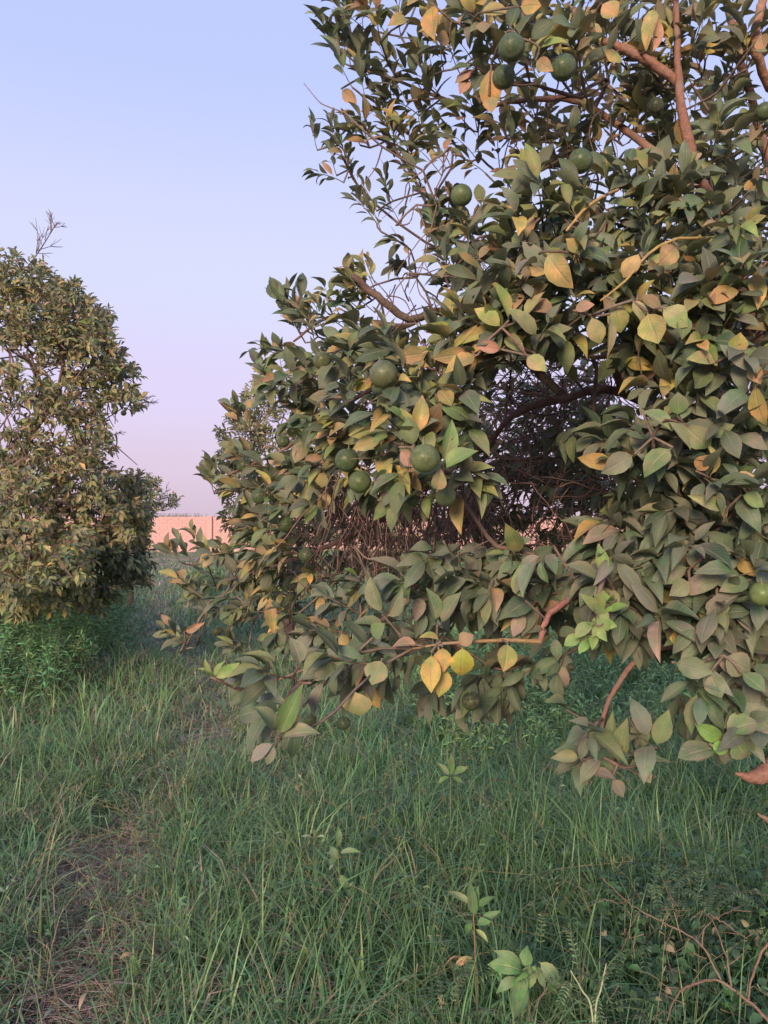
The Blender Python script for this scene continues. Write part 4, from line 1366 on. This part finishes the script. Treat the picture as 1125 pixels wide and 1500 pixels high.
    # fine bare twigs hanging against the sky
    for (x0, y0, x1, y1) in ((660, 215, 600, 295), (650, 225, 640, 300), (620, 250, 560, 320), (560, 215, 530, 300), (640, 300, 600, 430), (610, 300, 640, 420), (650, 330, 580, 400),
                             (505, 165, 445, 122), (600, 400, 560, 470), (640, 380, 700, 300), (580, 330, 620, 300), (870, 170, 862, 280), (895, 150, 905, 260), (800, 150, 812, 250),
                             (805, 160, 830, 240), (560, 880, 720, 790), (520, 800, 600, 850), (1080, 470, 1125, 440), (1000, 420, 1060, 480), (935, 520, 965, 700), (1035, 690, 1050, 740)):
        p0 = P(x0, y0, 2.3 if y0 < 480 else 2.0)
        p1 = P(x1, y1, 2.35 if y0 < 480 else 1.95)
        mids = [p0 + (p1 - p0) * t + rand_unit() * 0.02 for t in (0.3, 0.65)]
        tb.add(smooth_line([p0, *mids, p1], 4), np.linspace(0.0025, 0.0011, 13), (0.22, 0.14, 0.11), sides=4)
        sk.connect(p0, w=0.1)
    sk.build(tb, rmax=0.0075)
    o = tb.build('twigs', M_BARK, tree)
    parts_shift(o, tree)
    o['kind'] = 'stuff'
    # leaves do not grow through the fruit, and those right before it are parted
    p, d_, n_, x_, L_, W_, c_, v_, must = lv.arrays()
    mid = p + d_ * (L_ * 0.5)[:, None]
    drop = np.zeros(len(L_), bool)
    for (ox, oy, r, dist, lab, c) in ORANGES:
        vis = 0.45 if ('hidden' in lab or 'shadow' in lab or 'behind' in lab or 'tucked' in lab) else 0.95
        for f in (0.15, 0.5, 0.85):
            px, py, dep = to_px(p + d_ * (L_ * f)[:, None])
            drop |= (np.hypot(px - ox, py - oy) < r * vis * 1.1) & (dep < dist + 0.06) & ~must
        drop |= np.linalg.norm(mid - P(ox, oy, dist), axis=1) < r * dist / F * 0.9
    lv.keep(~drop)
    k = leaf_parts(lv, tree, (M_LEAF, M_LEAF1), 300, 12, 10)
    for ch in tree.children:
        if ch.name == 'leaves':
            parts_shift(ch, tree)
    print('big tree leaves', len(lv.L), 'parts', k, 'nodes', len(sk.p))
    return sk


SK = big_tree()


# ================================================================== ORANGES
def orange_mesh():
    n, m = 18, 12
    V, Q, T = [], [], []
    V.append((0, 0, 0.945))
    for i in range(1, m):
        th = math.pi * i / m
        for j in range(n):
            a = 2 * math.pi * j / n
            r = math.sin(th) * (1 + 0.012 * math.sin(3 * a + th * 2) + 0.01 * math.sin(5 * a))
            z = math.cos(th) * 0.97
            if i == 1:
                z -= 0.035
            V.append((r * math.cos(a), r * math.sin(a), z))
    V.append((0, 0, -0.975))
    for i in range(m - 2):
        for j in range(n):
            a, b = 1 + i * n + j, 1 + i * n + (j + 1) % n
            Q.append((a, a + n, b + n, b))
    for j in range(n):
        T.append((0, 1 + j, 1 + (j + 1) % n))
        e = 1 + (m - 2) * n
        T.append((len(V) - 1, e + (j + 1) % n, e + j))
    return mesh_np('orange', V, T, Q, True, None, [M_ORANGE])


OM = orange_mesh()
_st = Tubes(6)
_st.add(np.array([[0, 0, 0.9], [0.02, 0.01, 1.03], [0.06, 0.03, 1.4]]), [0.16, 0.07, 0.05], (0.12, 0.15, 0.06))
_s0 = _st.build('stalk_source', M_BARK)
STALK = _s0.data
bpy.data.objects.remove(_s0)


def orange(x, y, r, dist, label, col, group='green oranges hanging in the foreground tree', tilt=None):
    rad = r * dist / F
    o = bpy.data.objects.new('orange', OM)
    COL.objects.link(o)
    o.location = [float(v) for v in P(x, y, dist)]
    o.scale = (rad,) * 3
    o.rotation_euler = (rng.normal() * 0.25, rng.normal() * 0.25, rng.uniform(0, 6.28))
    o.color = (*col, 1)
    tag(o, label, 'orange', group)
    s = bpy.data.objects.new('stalk', STALK)
    COL.objects.link(s)
    s.parent = o
    return o


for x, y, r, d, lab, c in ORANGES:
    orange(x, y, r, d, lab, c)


# ================================================================== OTHER ORANGE TREES
def crown_tree(label, base, blobs, leafL, centre, nparts, group='orange trees of the orchard', trunk_r=0.11, trunk_pts=None, templates=None, depthspread=0.9,
               limbs=(), extra=None, leafmin=9):
    tree = empty('orange_tree', base, label, 'tree', group)
    sk = Skeleton()
    base = np.array(base, float)
    c = np.array(centre, float)
    tp = [base + [0, 0, -0.05], base + (c - base) * [0.1, 0.1, 0.25], base + (c - base) * [0.3, 0.3, 0.5]]
    limb_object('trunk', tp, [trunk_r, trunk_r * 0.8, trunk_r * 0.65], (0.12, 0.08, 0.07), tree, sk, None, 9)
    fork = tp[-1]
    for q in limbs:
        pts = [fork] + [P(*a) for a in q]
        limb_object('branch', pts, list(np.linspace(trunk_r * 0.5, trunk_r * 0.12, len(pts))), (0.17, 0.11, 0.09), tree, sk, True, 6)
    lv = Leaves(templates or LO)
    tb = Tubes(3)
    jobs = []
    for (bx, by, rx, ry, dep, n, mix) in blobs:
        for _ in range(n):
            while True:
                u = rng.uniform(-1, 1, 2)
                if u @ u < 1:
                    break
            q = P(bx + u[0] * rx, by + u[1] * ry, dep + rng.uniform(-0.35, 1) * depthspread * math.sqrt(max(0.1, 1 - u @ u)))
            if q[2] < 0.15:
                q[2] = rng.uniform(0.15, 0.5)
            jobs.append((q, mix))
    jobs.sort(key=lambda j: np.linalg.norm(j[0] - c))
    for q, mix in jobs:
        D0 = nz(nz(q - c) * 0.8 + np.array([0, 0, 0.25]) + rand_unit() * 0.45)
        ln = leafL * rng.uniform(1.2, 2.2)
        b = q - D0 * ln * 0.5
        sk.connect(b, w=0.25, step=0.3, maxn=4)
        sprig(lv, None, b, D0, ln, int(rng.integers(7, 12)), leafL, mix, rng.uniform(0, 0.5), 0.9, None, ratio=0.42, seg=3)
    if extra:
        extra(tb, sk)
    sk.build(tb, rmin=0.004, rk=0.002, rmax=0.03)
    o = tb.build('twigs', M_BARK, tree)
    parts_shift(o, tree)
    o['kind'] = 'stuff'
    if nparts:
        leaf_parts(lv, tree, (M_LEAF, M_LEAF1), nparts, leafmin, 9)
        for ch in tree.children:
            if ch.name.startswith('leaves'):
                parts_shift(ch, tree)
    else:
        o = obj('leaves', lv.mesh('leaves', M_LEAF), tree)
        parts_shift(o, tree)
        o['kind'] = 'stuff'
    print(label[:30], len(lv.L))
    return tree


def bare_spray(tb, sk, px0, py0, px1, py1, dep, n=16, spread=0.35, r=0.004, forks=True):
    a, b = P(px0, py0, dep), P(px1, py1, dep)
    d = b - a
    L = np.linalg.norm(d)
    tb.add(smooth_line([a, a + d * 0.5 + rand_unit() * 0.02 * L, b], 4), np.linspace(r, r * 0.5, 9), (0.17, 0.12, 0.11), sides=4)
    for i in range(n):
        t = rng.uniform(0.3, 1.0)
        p = a + d * t
        e = nz(nz(d) + rand_unit() * spread * 1.6)
        l2 = L * rng.uniform(0.2, 0.5) * (1.2 - 0.5 * t)
        m = p + e * l2 * 0.5 + rand_unit() * 0.02
        tb.add(np.array([p, m, p + e * l2]), [r * 0.55, r * 0.42, r * 0.25], (0.18, 0.13, 0.12), sides=3)
        for _ in range(3 if forks else 0):
            e2 = nz(e + rand_unit() * 0.6)
            tb.add(np.array([m, m + e2 * l2 * 0.45]), [r * 0.35, r * 0.2], (0.18, 0.13, 0.12), sides=3)
    sk.connect(a, w=0.1)


def left_extra(tb, sk):
    bare_spray(tb, sk, 30, 405, 84, 325, 7.4, 14, 0.5, 0.008)
    bare_spray(tb, sk, 185, 575, 226, 592, 6.8, 12, 0.5, 0.006)
    bare_spray(tb, sk, 160, 640, 178, 632, 6.8, 8, 0.6, 0.005)
    bare_spray(tb, sk, 150, 520, 182, 512, 6.9, 6, 0.5, 0.005)
    for _ in range(170):
        x, y = rng.uniform(-20, 170), rng.uniform(560, 760)
        a = rng.uniform(0.6, 2.6)
        l = rng.uniform(15, 60)
        d0 = rng.uniform(6.6, 8.5)
        tb.add(smooth_line([P(x, y, d0), P(x + math.cos(a) * l * .5 + rng.normal() * 3, y + math.sin(a) * l * .5, d0), P(x + math.cos(a) * l, y + math.sin(a) * l, d0)], 2),
               np.linspace(0.008, 0.004, 5) * rng.uniform(.5, 1.2), (0.2, 0.13, 0.12), sides=3)


LB = [
    (0, 395, 30, 30, 7.2, 26, 'lefttree'), (35, 415, 45, 25, 7.2, 30, 'lefttree'), (85, 430, 30, 20, 7.2, 18, 'lefttree'), (20, 460, 60, 40, 7.0, 60, 'gold'),
    (90, 480, 45, 30, 7.0, 28, 'gold'), (140, 475, 16, 26, 7.0, 10, 'lefttree'), (60, 530, 70, 45, 6.8, 58, 'lefttree'), (135, 530, 35, 35, 6.8, 34, 'lefttree'),
    (20, 600, 40, 40, 6.8, 20, 'lefttree'), (100, 590, 45, 30, 6.7, 50, 'lefttree'), (165, 555, 30, 28, 6.8, 26, 'lefttree'), (185, 585, 20, 16, 6.8, 10, 'lefttree'), (150, 500, 16, 22, 6.9, 10, 'gold'),
    (60, 665, 70, 34, 6.8, 46, 'lefttree'), (130, 645, 30, 40, 6.8, 34, 'lefttree'), (30, 730, 70, 45, 6.6, 85, 'lefttree'), (120, 700, 45, 40, 6.7, 64, 'lefttree'),
    (150, 760, 55, 40, 6.9, 46, 'gold'), (190, 735, 34, 38, 7.3, 40, 'gold'), (60, 800, 80, 40, 6.4, 100, 'lefttree'), (155, 800, 40, 30, 7.2, 40, 'darkgreen'), (190, 765, 26, 30, 7.2, 40, 'gold'), (180, 820, 34, 22, 7.2, 50, 'darkgreen'), (120, 850, 60, 22, 7.2, 40, 'darkgreen'), (40, 880, 60, 18, 6.4, 34, 'oliveyel'), (130, 865, 50, 24, 7.0, 36, 'oliveyel'), (195, 830, 26, 26, 7.4, 26, 'gold'), (150, 460, 10, 14, 6.9, 4, 'gold'), (112, 425, 12, 10, 7.0, 4, 'gold'), (60, 395, 16, 14, 7.1, 5, 'lefttree'), (190, 545, 10, 12, 6.8, 3, 'gold'), (60, 440, 60, 40, 6.9, 30, 'gold'), (95, 500, 40, 26, 6.7, 26, 'gold'), (185, 710, 18, 24, 7.3, 18, 'lefttree'),
    (30, 850, 50, 30, 6.1, 44, 'oliveyel'), (100, 830, 35, 35, 6.2, 34, 'oliveyel'), (10, 700, 60, 120, 7.6, 60, 'darkgreen'), (90, 780, 80, 50, 7.6, 60, 'darkgreen'),
    (70, 480, 60, 60, 8.0, 40, 'darkgreen'), (128, 470, 26, 28, 6.9, 18, 'gold'), (150, 525, 26, 26, 6.8, 20, 'lefttree'), (172, 545, 16, 16, 6.8, 8, 'gold'), (100, 455, 30, 18, 6.9, 14, 'lefttree'), (60, 850, 80, 20, 7.0, 30, 'darkgreen'),
    (-120, 500, 90, 130, 7.4, 120, 'lefttree'), (-130, 740, 100, 120, 7.0, 110, 'lefttree'), (-90, 380, 60, 30, 7.5, 24, 'lefttree'),
]
lb = P(-10, 1000, 8.0)
lb[2] = ground_z(lb[0], lb[1])
crown_tree('tall orange tree at the left edge with bare twigs sticking out of its top', [float(v) for v in lb], [(a, b, c, d, e, int(f * 1.35), g) for a, b, c, d, e, f, g in LB], 0.084, P(-20, 640, 8.3), 260,
           depthspread=1.3, limbs=[[(40, 650, 7.8), (90, 560, 7.4), (80, 460, 7.3)], [(-20, 560, 8), (10, 430, 7.6)], [(90, 750, 7.6), (130, 720, 7.3), (140, 660, 7.2)],
                                   [(60, 820, 7.2), (20, 860, 6.6)]], extra=left_extra, leafmin=8)
for x, y, r, d, lab in [(181, 605, 4.2, 6.75, 'small dark orange at the tip of the left tree, right of a pair'), (168, 603, 4.2, 6.75, 'small dark orange at the tip of the left tree, left of a pair'),
                        (50, 618, 5, 6.7, 'dark orange in the thin middle of the left tree'), (77, 492, 5, 6.8, 'dark orange in the upper crown of the left tree'), (60, 472, 5, 6.9, 'topmost dark orange in the left tree'),
                        (144, 593, 4.5, 6.6, 'dark orange inside the left tree near its right flank'), (96, 606, 5, 6.6, 'dark orange hanging left of the centre twigs of the left tree')]:
    orange(x, y, r, d, lab, (0.035, 0.055, 0.03), 'small oranges in the left tree')


def mid_extra(tb, sk):
    bare_spray(tb, sk, 215, 745, 250, 715, 12, 10, 0.6, 0.006)


b2 = P(420, 950, 10.0)
b2[2] = 0
crown_tree('golden leaved orange tree just behind the left flank of the big tree', b2,
           [(392, 588, 34, 34, 9.3, 60, 'gold'), (362, 640, 38, 34, 9.2, 80, 'gold'), (348, 690, 32, 36, 9.2, 50, 'gold'), (400, 690, 60, 60, 9.0, 110, 'lefttree'),
            (360, 755, 32, 40, 9.0, 44, 'lefttree'), (430, 770, 70, 50, 9.0, 90, 'darkgreen'), (420, 840, 80, 34, 8.8, 90, 'lefttree'), (480, 660, 60, 80, 9.3, 90, 'gold'), (440, 560, 40, 30, 9.5, 36, 'gold'),
            (560, 760, 60, 70, 9.5, 70, 'lefttree')],
           0.085, P(440, 720, 10.3), 0, depthspread=1.2)
b3 = P(190, 900, 14.0)
b3[2] = 0
crown_tree('small sparse orange tree farther down the lane beside the left tree', b3,
           [(205, 712, 28, 18, 13, 30, 'lefttree'), (237, 735, 24, 16, 13, 22, 'lefttree'), (200, 745, 30, 30, 13, 34, 'gold'), (185, 790, 34, 26, 12.6, 50, 'gold'), (170, 800, 40, 20, 13, 30, 'darkgreen'),
            (120, 740, 60, 60, 13.5, 60, 'lefttree')],
           0.09, P(185, 790, 13.6), 0, depthspread=1.0, trunk_r=0.08, extra=mid_extra)
b4 = P(700, 900, 15.0)
b4[2] = 0
crown_tree('distant orange tree glimpsed through the bare twigs of the big tree', b4,
           [(640, 760, 90, 60, 14.5, 90, 'gold'), (560, 800, 60, 40, 14.5, 40, 'lefttree'), (740, 790, 80, 40, 14.5, 60, 'darkgreen')], 0.10, P(670, 790, 15.4), 0, depthspread=1.5)
b5 = P(1150, 950, 9.0)
b5[2] = 0
crown_tree('dark orange tree behind the right side of the big tree', b5,
           [(1080, 700, 100, 90, 8.8, 90, 'darkgreen'), (1200, 560, 140, 120, 9.0, 110, 'darkgreen'), (1040, 800, 110, 40, 8.6, 60, 'lefttree'), (1200, 780, 130, 60, 8.5, 70, 'lefttree')],
           0.09, P(1160, 700, 9.6), 0, depthspread=1.4)


# ================================================================== SINGLE WEEDS, DEAD BRANCH, SMALL THINGS IN THE GRASS
def weed(name, label, cat, base_px, dist, stems, leaves, group=None, stemcol=(0.16, 0.18, 0.08), ratio=None):
    """stems: list of (pixel polyline, radius); leaves: (x0,y0,x1,y1,w,colour) in pixels at dist"""
    b = P(base_px[0], base_px[1], dist)
    b[2] = float(ground_z(b[0], b[1]))
    root = empty(name, b, label, cat, group)
    for pl, r in stems:
        pts = [b if q == 'base' else P(*(q if len(q) == 3 else (*q, dist))) for q in pl]
        tb = Tubes(6)
        line = smooth_line(pts, 5)
        tb.add(line, np.linspace(r, r * 0.5, len(line)), stemcol)
        o = tb.build('stem', M_BARK, root)
        parts_shift(o, root)
    for (x0, y0, x1, y1, w, c) in leaves:
        a = P(x0, y0, dist + rng.uniform(-0.01, 0.01))
        e = P(x1, y1, dist - rng.uniform(-0.03, 0.05))
        n = np.array([0, -0.55, 0.8]) + rand_unit() * 0.25
        dd = nz(e - a)
        nn = nz(n - (n @ dd) * dd)
        xx = np.cross(dd, nn)
        L = np.linalg.norm(e - a) * 1.08
        W = w * dist / F * 1.15
        k = int(rng.choice([0, 2, 3, 5, 8]))
        key = ('weed', k)
        if key not in _TM:
            _TM[key] = mesh_np('leaf', HI[k][0], HI[k][1], None, True, {'leafdata': HI[k][2]}, [M_WEED1])
        q = bpy.data.objects.new('leaf', _TM[key])
        COL.objects.link(q)
        q.parent = root
        M = Matrix.Identity(4)
        for r_ in range(3):
            M[r_][0], M[r_][1], M[r_][2], M[r_][3] = xx[r_] * W, dd[r_] * L, nn[r_] * L, a[r_] - b[r_]
        q.matrix_local = M
        q.color = (*c, 1)
    return root


g0, g1, g2 = (0.13, 0.24, 0.10), (0.10, 0.19, 0.085), (0.18, 0.28, 0.14)
weed('broadleaf_weed', 'broad leaved green weed with drooping leaves at the bottom edge', 'weed', (775, 1500), 2.15,
     [(['base', (775, 1470), (768, 1420)], 0.004)],
     [(770, 1425, 722, 1402, 22, g0), (768, 1418, 738, 1390, 14, g0), (770, 1420, 772, 1388, 20, g0), (778, 1410, 760, 1455, 26, g2), (785, 1410, 770, 1450, 18, g2), (788, 1408, 828, 1440, 24, g2),
      (785, 1412, 800, 1440, 14, g1), (765, 1432, 728, 1440, 14, g2), (772, 1430, 752, 1490, 26, g1), (775, 1415, 748, 1478, 20, g0)])
weed('tall_weed', 'tall thin weed with a red stem and a hanging tan leaf', 'weed', (700, 1480), 2.25,
     [(['base', (697, 1430), (695, 1370), (692, 1320)], 0.003)],
     [(694, 1325, 656, 1302, 10, g2), (694, 1335, 700, 1300, 10, g1), (694, 1350, 672, 1375, 12, g1), (696, 1355, 710, 1345, 10, g2), (695, 1345, 690, 1305, 14, g1), (695, 1330, 718, 1312, 10, g1),
      (696, 1360, 714, 1378, 8, (0.5, 0.45, 0.22)), (695, 1402, 668, 1412, 10, (0.45, 0.28, 0.17)), (697, 1405, 680, 1425, 14, g1), (698, 1360, 722, 1330, 9, g1)], stemcol=(0.26, 0.15, 0.09))
weed('broadleaf_weed', 'slim pale weed standing alone in the grass at lower centre', 'weed', (497, 1330), 2.9,
     [(['base', (497, 1290), (495, 1245)], 0.003)],
     [(496, 1250, 525, 1246, 10, g2), (496, 1255, 478, 1262, 12, g1), (497, 1300, 490, 1318, 12, g2), (497, 1280, 508, 1300, 12, g0), (496, 1262, 484, 1240, 12, g1), (495, 1245, 500, 1215, 8, g1)], None)
weed('broadleaf_weed', 'small star shaped rosette of pale leaves in the grass below the crown', 'weed', (660, 1150), 3.6,
     [(['base', (660, 1140)], 0.003)],
     [(660, 1138, 642, 1118, 9, g2), (660, 1138, 680, 1120, 9, g2), (660, 1138, 662, 1108, 9, g0), (660, 1138, 640, 1145, 8, g0), (660, 1138, 682, 1148, 8, g0)])
weed('broadleaf_weed', 'tiny whitish leaved weed in the grass left of centre', 'weed', (460, 1240), 3.0,
     [(['base', (460, 1232)], 0.002)],
     [(460, 1230, 445, 1222, 7, (0.35, 0.42, 0.30)), (460, 1230, 476, 1225, 7, (0.35, 0.42, 0.30)), (460, 1230, 458, 1212, 7, g2), (460, 1230, 470, 1242, 7, g2)])
weed('grass_stalk', 'two pale stalks meeting in a V near the bottom edge', 'stalk', (872, 1500), 2.0,
     [(['base', (868, 1490, 2.0), (852, 1450, 2.0), (836, 1422, 2.0)], 0.0035), (['base', (872, 1490, 2.0), (880, 1450, 2.0), (888, 1412, 2.0)], 0.0035)], [], stemcol=(0.33, 0.40, 0.24))
for (x, y, d, nlf, c, lab) in ((855, 1400, 2.15, 9, (0.17, 0.24, 0.12), 'ferny weed with pale paired leaflets beside the V of stalks'), (790, 1375, 2.3, 6, (0.14, 0.22, 0.09), 'ferny weed rising above the broad leaved weed'),
                            (950, 1290, 2.55, 12, (0.10, 0.17, 0.11), 'bushy bluish ferny weed under the big tree at the right'), (1020, 1300, 2.6, 10, (0.08, 0.14, 0.09), 'dark ferny weed farther right under the big tree'),
                            (915, 1420, 2.1, 6, (0.05, 0.09, 0.06), 'dark ferny weed behind the dry reddish stems'), (650, 1450, 2.1, 7, (0.12, 0.18, 0.10), 'low ferny weed at the bottom edge left of the broad leaved weed')):
    b = P(x, y + 70, d)
    b[2] = float(ground_z(b[0], b[1]))
    root = empty('ferny_weed', b, lab, 'weed', 'ferny weeds in the grass')
    topz = P(x, y, d)[2] - b[2]
    for k in range(nlf):
        a = rng.uniform(0, 6.283)
        sp = rng.uniform(0.08, 0.17) * (d / 2.2)
        p0 = b.copy()
        hgt = max(0.12, topz * rng.uniform(0.75, 1.1))
        p1 = b + [math.cos(a) * sp * 0.3, math.sin(a) * sp * 0.3, hgt * 0.75]
        p2 = b + [math.cos(a) * sp, math.sin(a) * sp, hgt]
        p3 = b + [math.cos(a) * sp * 1.7, math.sin(a) * sp * 1.7, hgt * 0.93]
        ln = smooth_line([p0, p1, p2, p3], 8)
        lf = Leaves(LO)
        tb = Tubes(3)
        tb.add(ln, np.linspace(0.0018, 0.0008, len(ln)), c)
        side = np.array([-math.sin(a), math.cos(a), 0])
        for i in range(10, len(ln) - 1):
            tn = nz(ln[i + 1] - ln[i])
            for s in (-1, 1):
                lf.add(ln[i], side * s + tn * 0.5, np.cross(tn, side) * (1 if np.cross(tn, side)[2] > 0 else -1) + rand_unit() * 0.2, rng.uniform(0.014, 0.02) * d / 2.2, 0.0055 * d / 2.2, np.array(c) * rng.uniform(0.8, 1.3))
        o = obj('frond', lf.mesh('frond', M_WEED), root)
        parts_shift(o, root)
        o2 = tb.build('midrib', M_GRASS, o)

# dry reddish stems with shrivelled leaves, bottom right
bb = P(1120, 1500, 1.95)
bb[2] = float(ground_z(bb[0], bb[1]))
dead = empty('dead_branch', bb, 'tangle of dry reddish stems with shrivelled leaves in the lower right corner', 'dead branch')
DC = (0.19, 0.125, 0.095)
for pl, r0, r1 in [
    ([(1130, 1500, 1.85), (1095, 1465, 1.85), (1060, 1440, 1.85), (1040, 1435, 1.87)], 0.007, 0.004),
    ([(1058, 1438, 1.86), (1030, 1388, 1.9), (1000, 1365, 1.95), (950, 1340, 2.0), (920, 1322, 2.05), (880, 1285, 2.1)], 0.0042, 0.002),
    ([(1073, 1445, 1.85), (1062, 1395, 1.87), (1048, 1358, 1.9), (1035, 1338, 1.92)], 0.004, 0.002),
    ([(1028, 1388, 1.9), (1032, 1362, 1.92), (1050, 1345, 1.95), (1075, 1334, 2.0), (1100, 1336, 2.0)], 0.003, 0.0015),
    ([(1040, 1340, 1.9), (1065, 1355, 1.9), (1095, 1376, 1.9)], 0.003, 0.002),
    ([(1045, 1435, 1.87), (1020, 1440, 1.88), (1000, 1450, 1.88), (985, 1470, 1.86), (978, 1495, 1.85)], 0.006, 0.003),
    ([(935, 1337, 2.0), (925, 1355, 2.0), (918, 1375, 2.0), (910, 1392, 2.0)], 0.002, 0.001),
    ([(905, 1322, 2.05), (880, 1320, 2.05), (850, 1335, 2.1)], 0.002, 0.001),
    ([(985, 1358, 1.96), (975, 1390, 1.95), (985, 1425, 1.93), (1000, 1450, 1.9)], 0.0022, 0.001),
    ([(1000, 1450, 1.9), (975, 1443, 1.92), (955, 1428, 1.95), (933, 1422, 1.98)], 0.002, 0.001),
    ([(1125, 1380, 1.85), (1105, 1420, 1.85), (1095, 1465, 1.85)], 0.006, 0.004),
]:
    tb = Tubes(6)
    ln = smooth_line([P(*q) for q in pl], 5)
    ln = ln + rng.normal(size=ln.shape) * 0.0012
    tb.add(ln, np.linspace(r0, r1, len(ln)) * 0.6, np.array(DC) * rng.uniform(0.75, 1.1))
    o = tb.build('stem', M_BARK, dead)
    parts_shift(o, dead)
for _ in range(26):        # hair-fine side twigs
    x, y = rng.uniform(880, 1120), rng.uniform(1310, 1480)
    a = rng.uniform(0, 6.28)
    l_ = rng.uniform(14, 46)
    d_ = rng.uniform(1.84, 2.02)
    tb = Tubes(4)
    tb.add(smooth_line([P(x, y, d_), P(x + l_ * .5 * math.cos(a) + rng.normal() * 5, y + l_ * .5 * math.sin(a), d_), P(x + l_ * math.cos(a), y + l_ * math.sin(a), d_ + .03)], 3),
           np.linspace(0.0013, 0.0006, 7), np.array(DC) * rng.uniform(0.7, 1.3))
    parts_shift(tb.build('twig', M_BARK, dead), dead)
for (x, y, d) in [(975, 1385, 1.95), (985, 1392, 1.95), (982, 1375, 1.95), (915, 1372, 2.0), (918, 1360, 2.0), (890, 1370, 2.05), (884, 1365, 2.05), (1050, 1360, 1.9), (968, 1440, 1.93), (975, 1446, 1.93),
                  (1100, 1355, 1.88), (1108, 1362, 1.88), (1105, 1375, 1.88), (1115, 1370, 1.87), (1112, 1385, 1.87), (1120, 1400, 1.87), (1098, 1368, 1.88), (948, 1342, 2.0), (1085, 1455, 1.84), (960, 1465, 1.9), (1050, 1450, 1.86)]:
    k = int(rng.choice([2, 5, 6]))
    key = ('dead', k)
    if key not in _TM:
        _TM[key] = mesh_np('dry_leaf', HI[k][0], HI[k][1], None, True, {'leafdata': HI[k][2]}, [M_WEED1])
    q = bpy.data.objects.new('dry_leaf', _TM[key])
    COL.objects.link(q)
    q.parent = dead
    p = P(x, y, d)
    q.location = p - bb
    q.rotation_euler = rng.uniform(0, 6.28, 3)
    s = rng.uniform(0.016, 0.026)
    q.scale = (s * 0.7, s, s * 1.6)
    q.color = (*(np.array([0.34, 0.22, 0.17]) * rng.uniform(0.6, 1.15)), 1)

# fallen yellow-tan leaves lying in the grass
for (x, y, d, lab, c) in ((172, 1408, 2.45, 'fallen tan leaf lying on the dry lane at the bottom left', (0.50, 0.33, 0.2)), (682, 1408, 2.35, 'fallen orange leaf caught in the grass near the tall weed', (0.5, 0.28, 0.16)),
                          (135, 1455, 2.3, 'long straw coloured dry leaf on the lane at the bottom edge', (0.55, 0.38, 0.24)), (205, 1280, 3.2, 'dry pale leaf beside the flattened straw patch', (0.42, 0.3, 0.2))):
    q = bpy.data.objects.new('fallen_leaf', mesh_np('fallen_leaf', HI[6][0], HI[6][1], None, True, {'leafdata': HI[6][2]}, [M_WEED1]))
    COL.objects.link(q)
    q.location = P(x, y, d)
    q.rotation_euler = (0.5, 0.3, rng.uniform(0, 6.28))
    q.scale = (0.02, 0.075, 0.075)
    q.color = (*c, 1)
    tag(q, lab, 'leaf', 'fallen dry leaves')
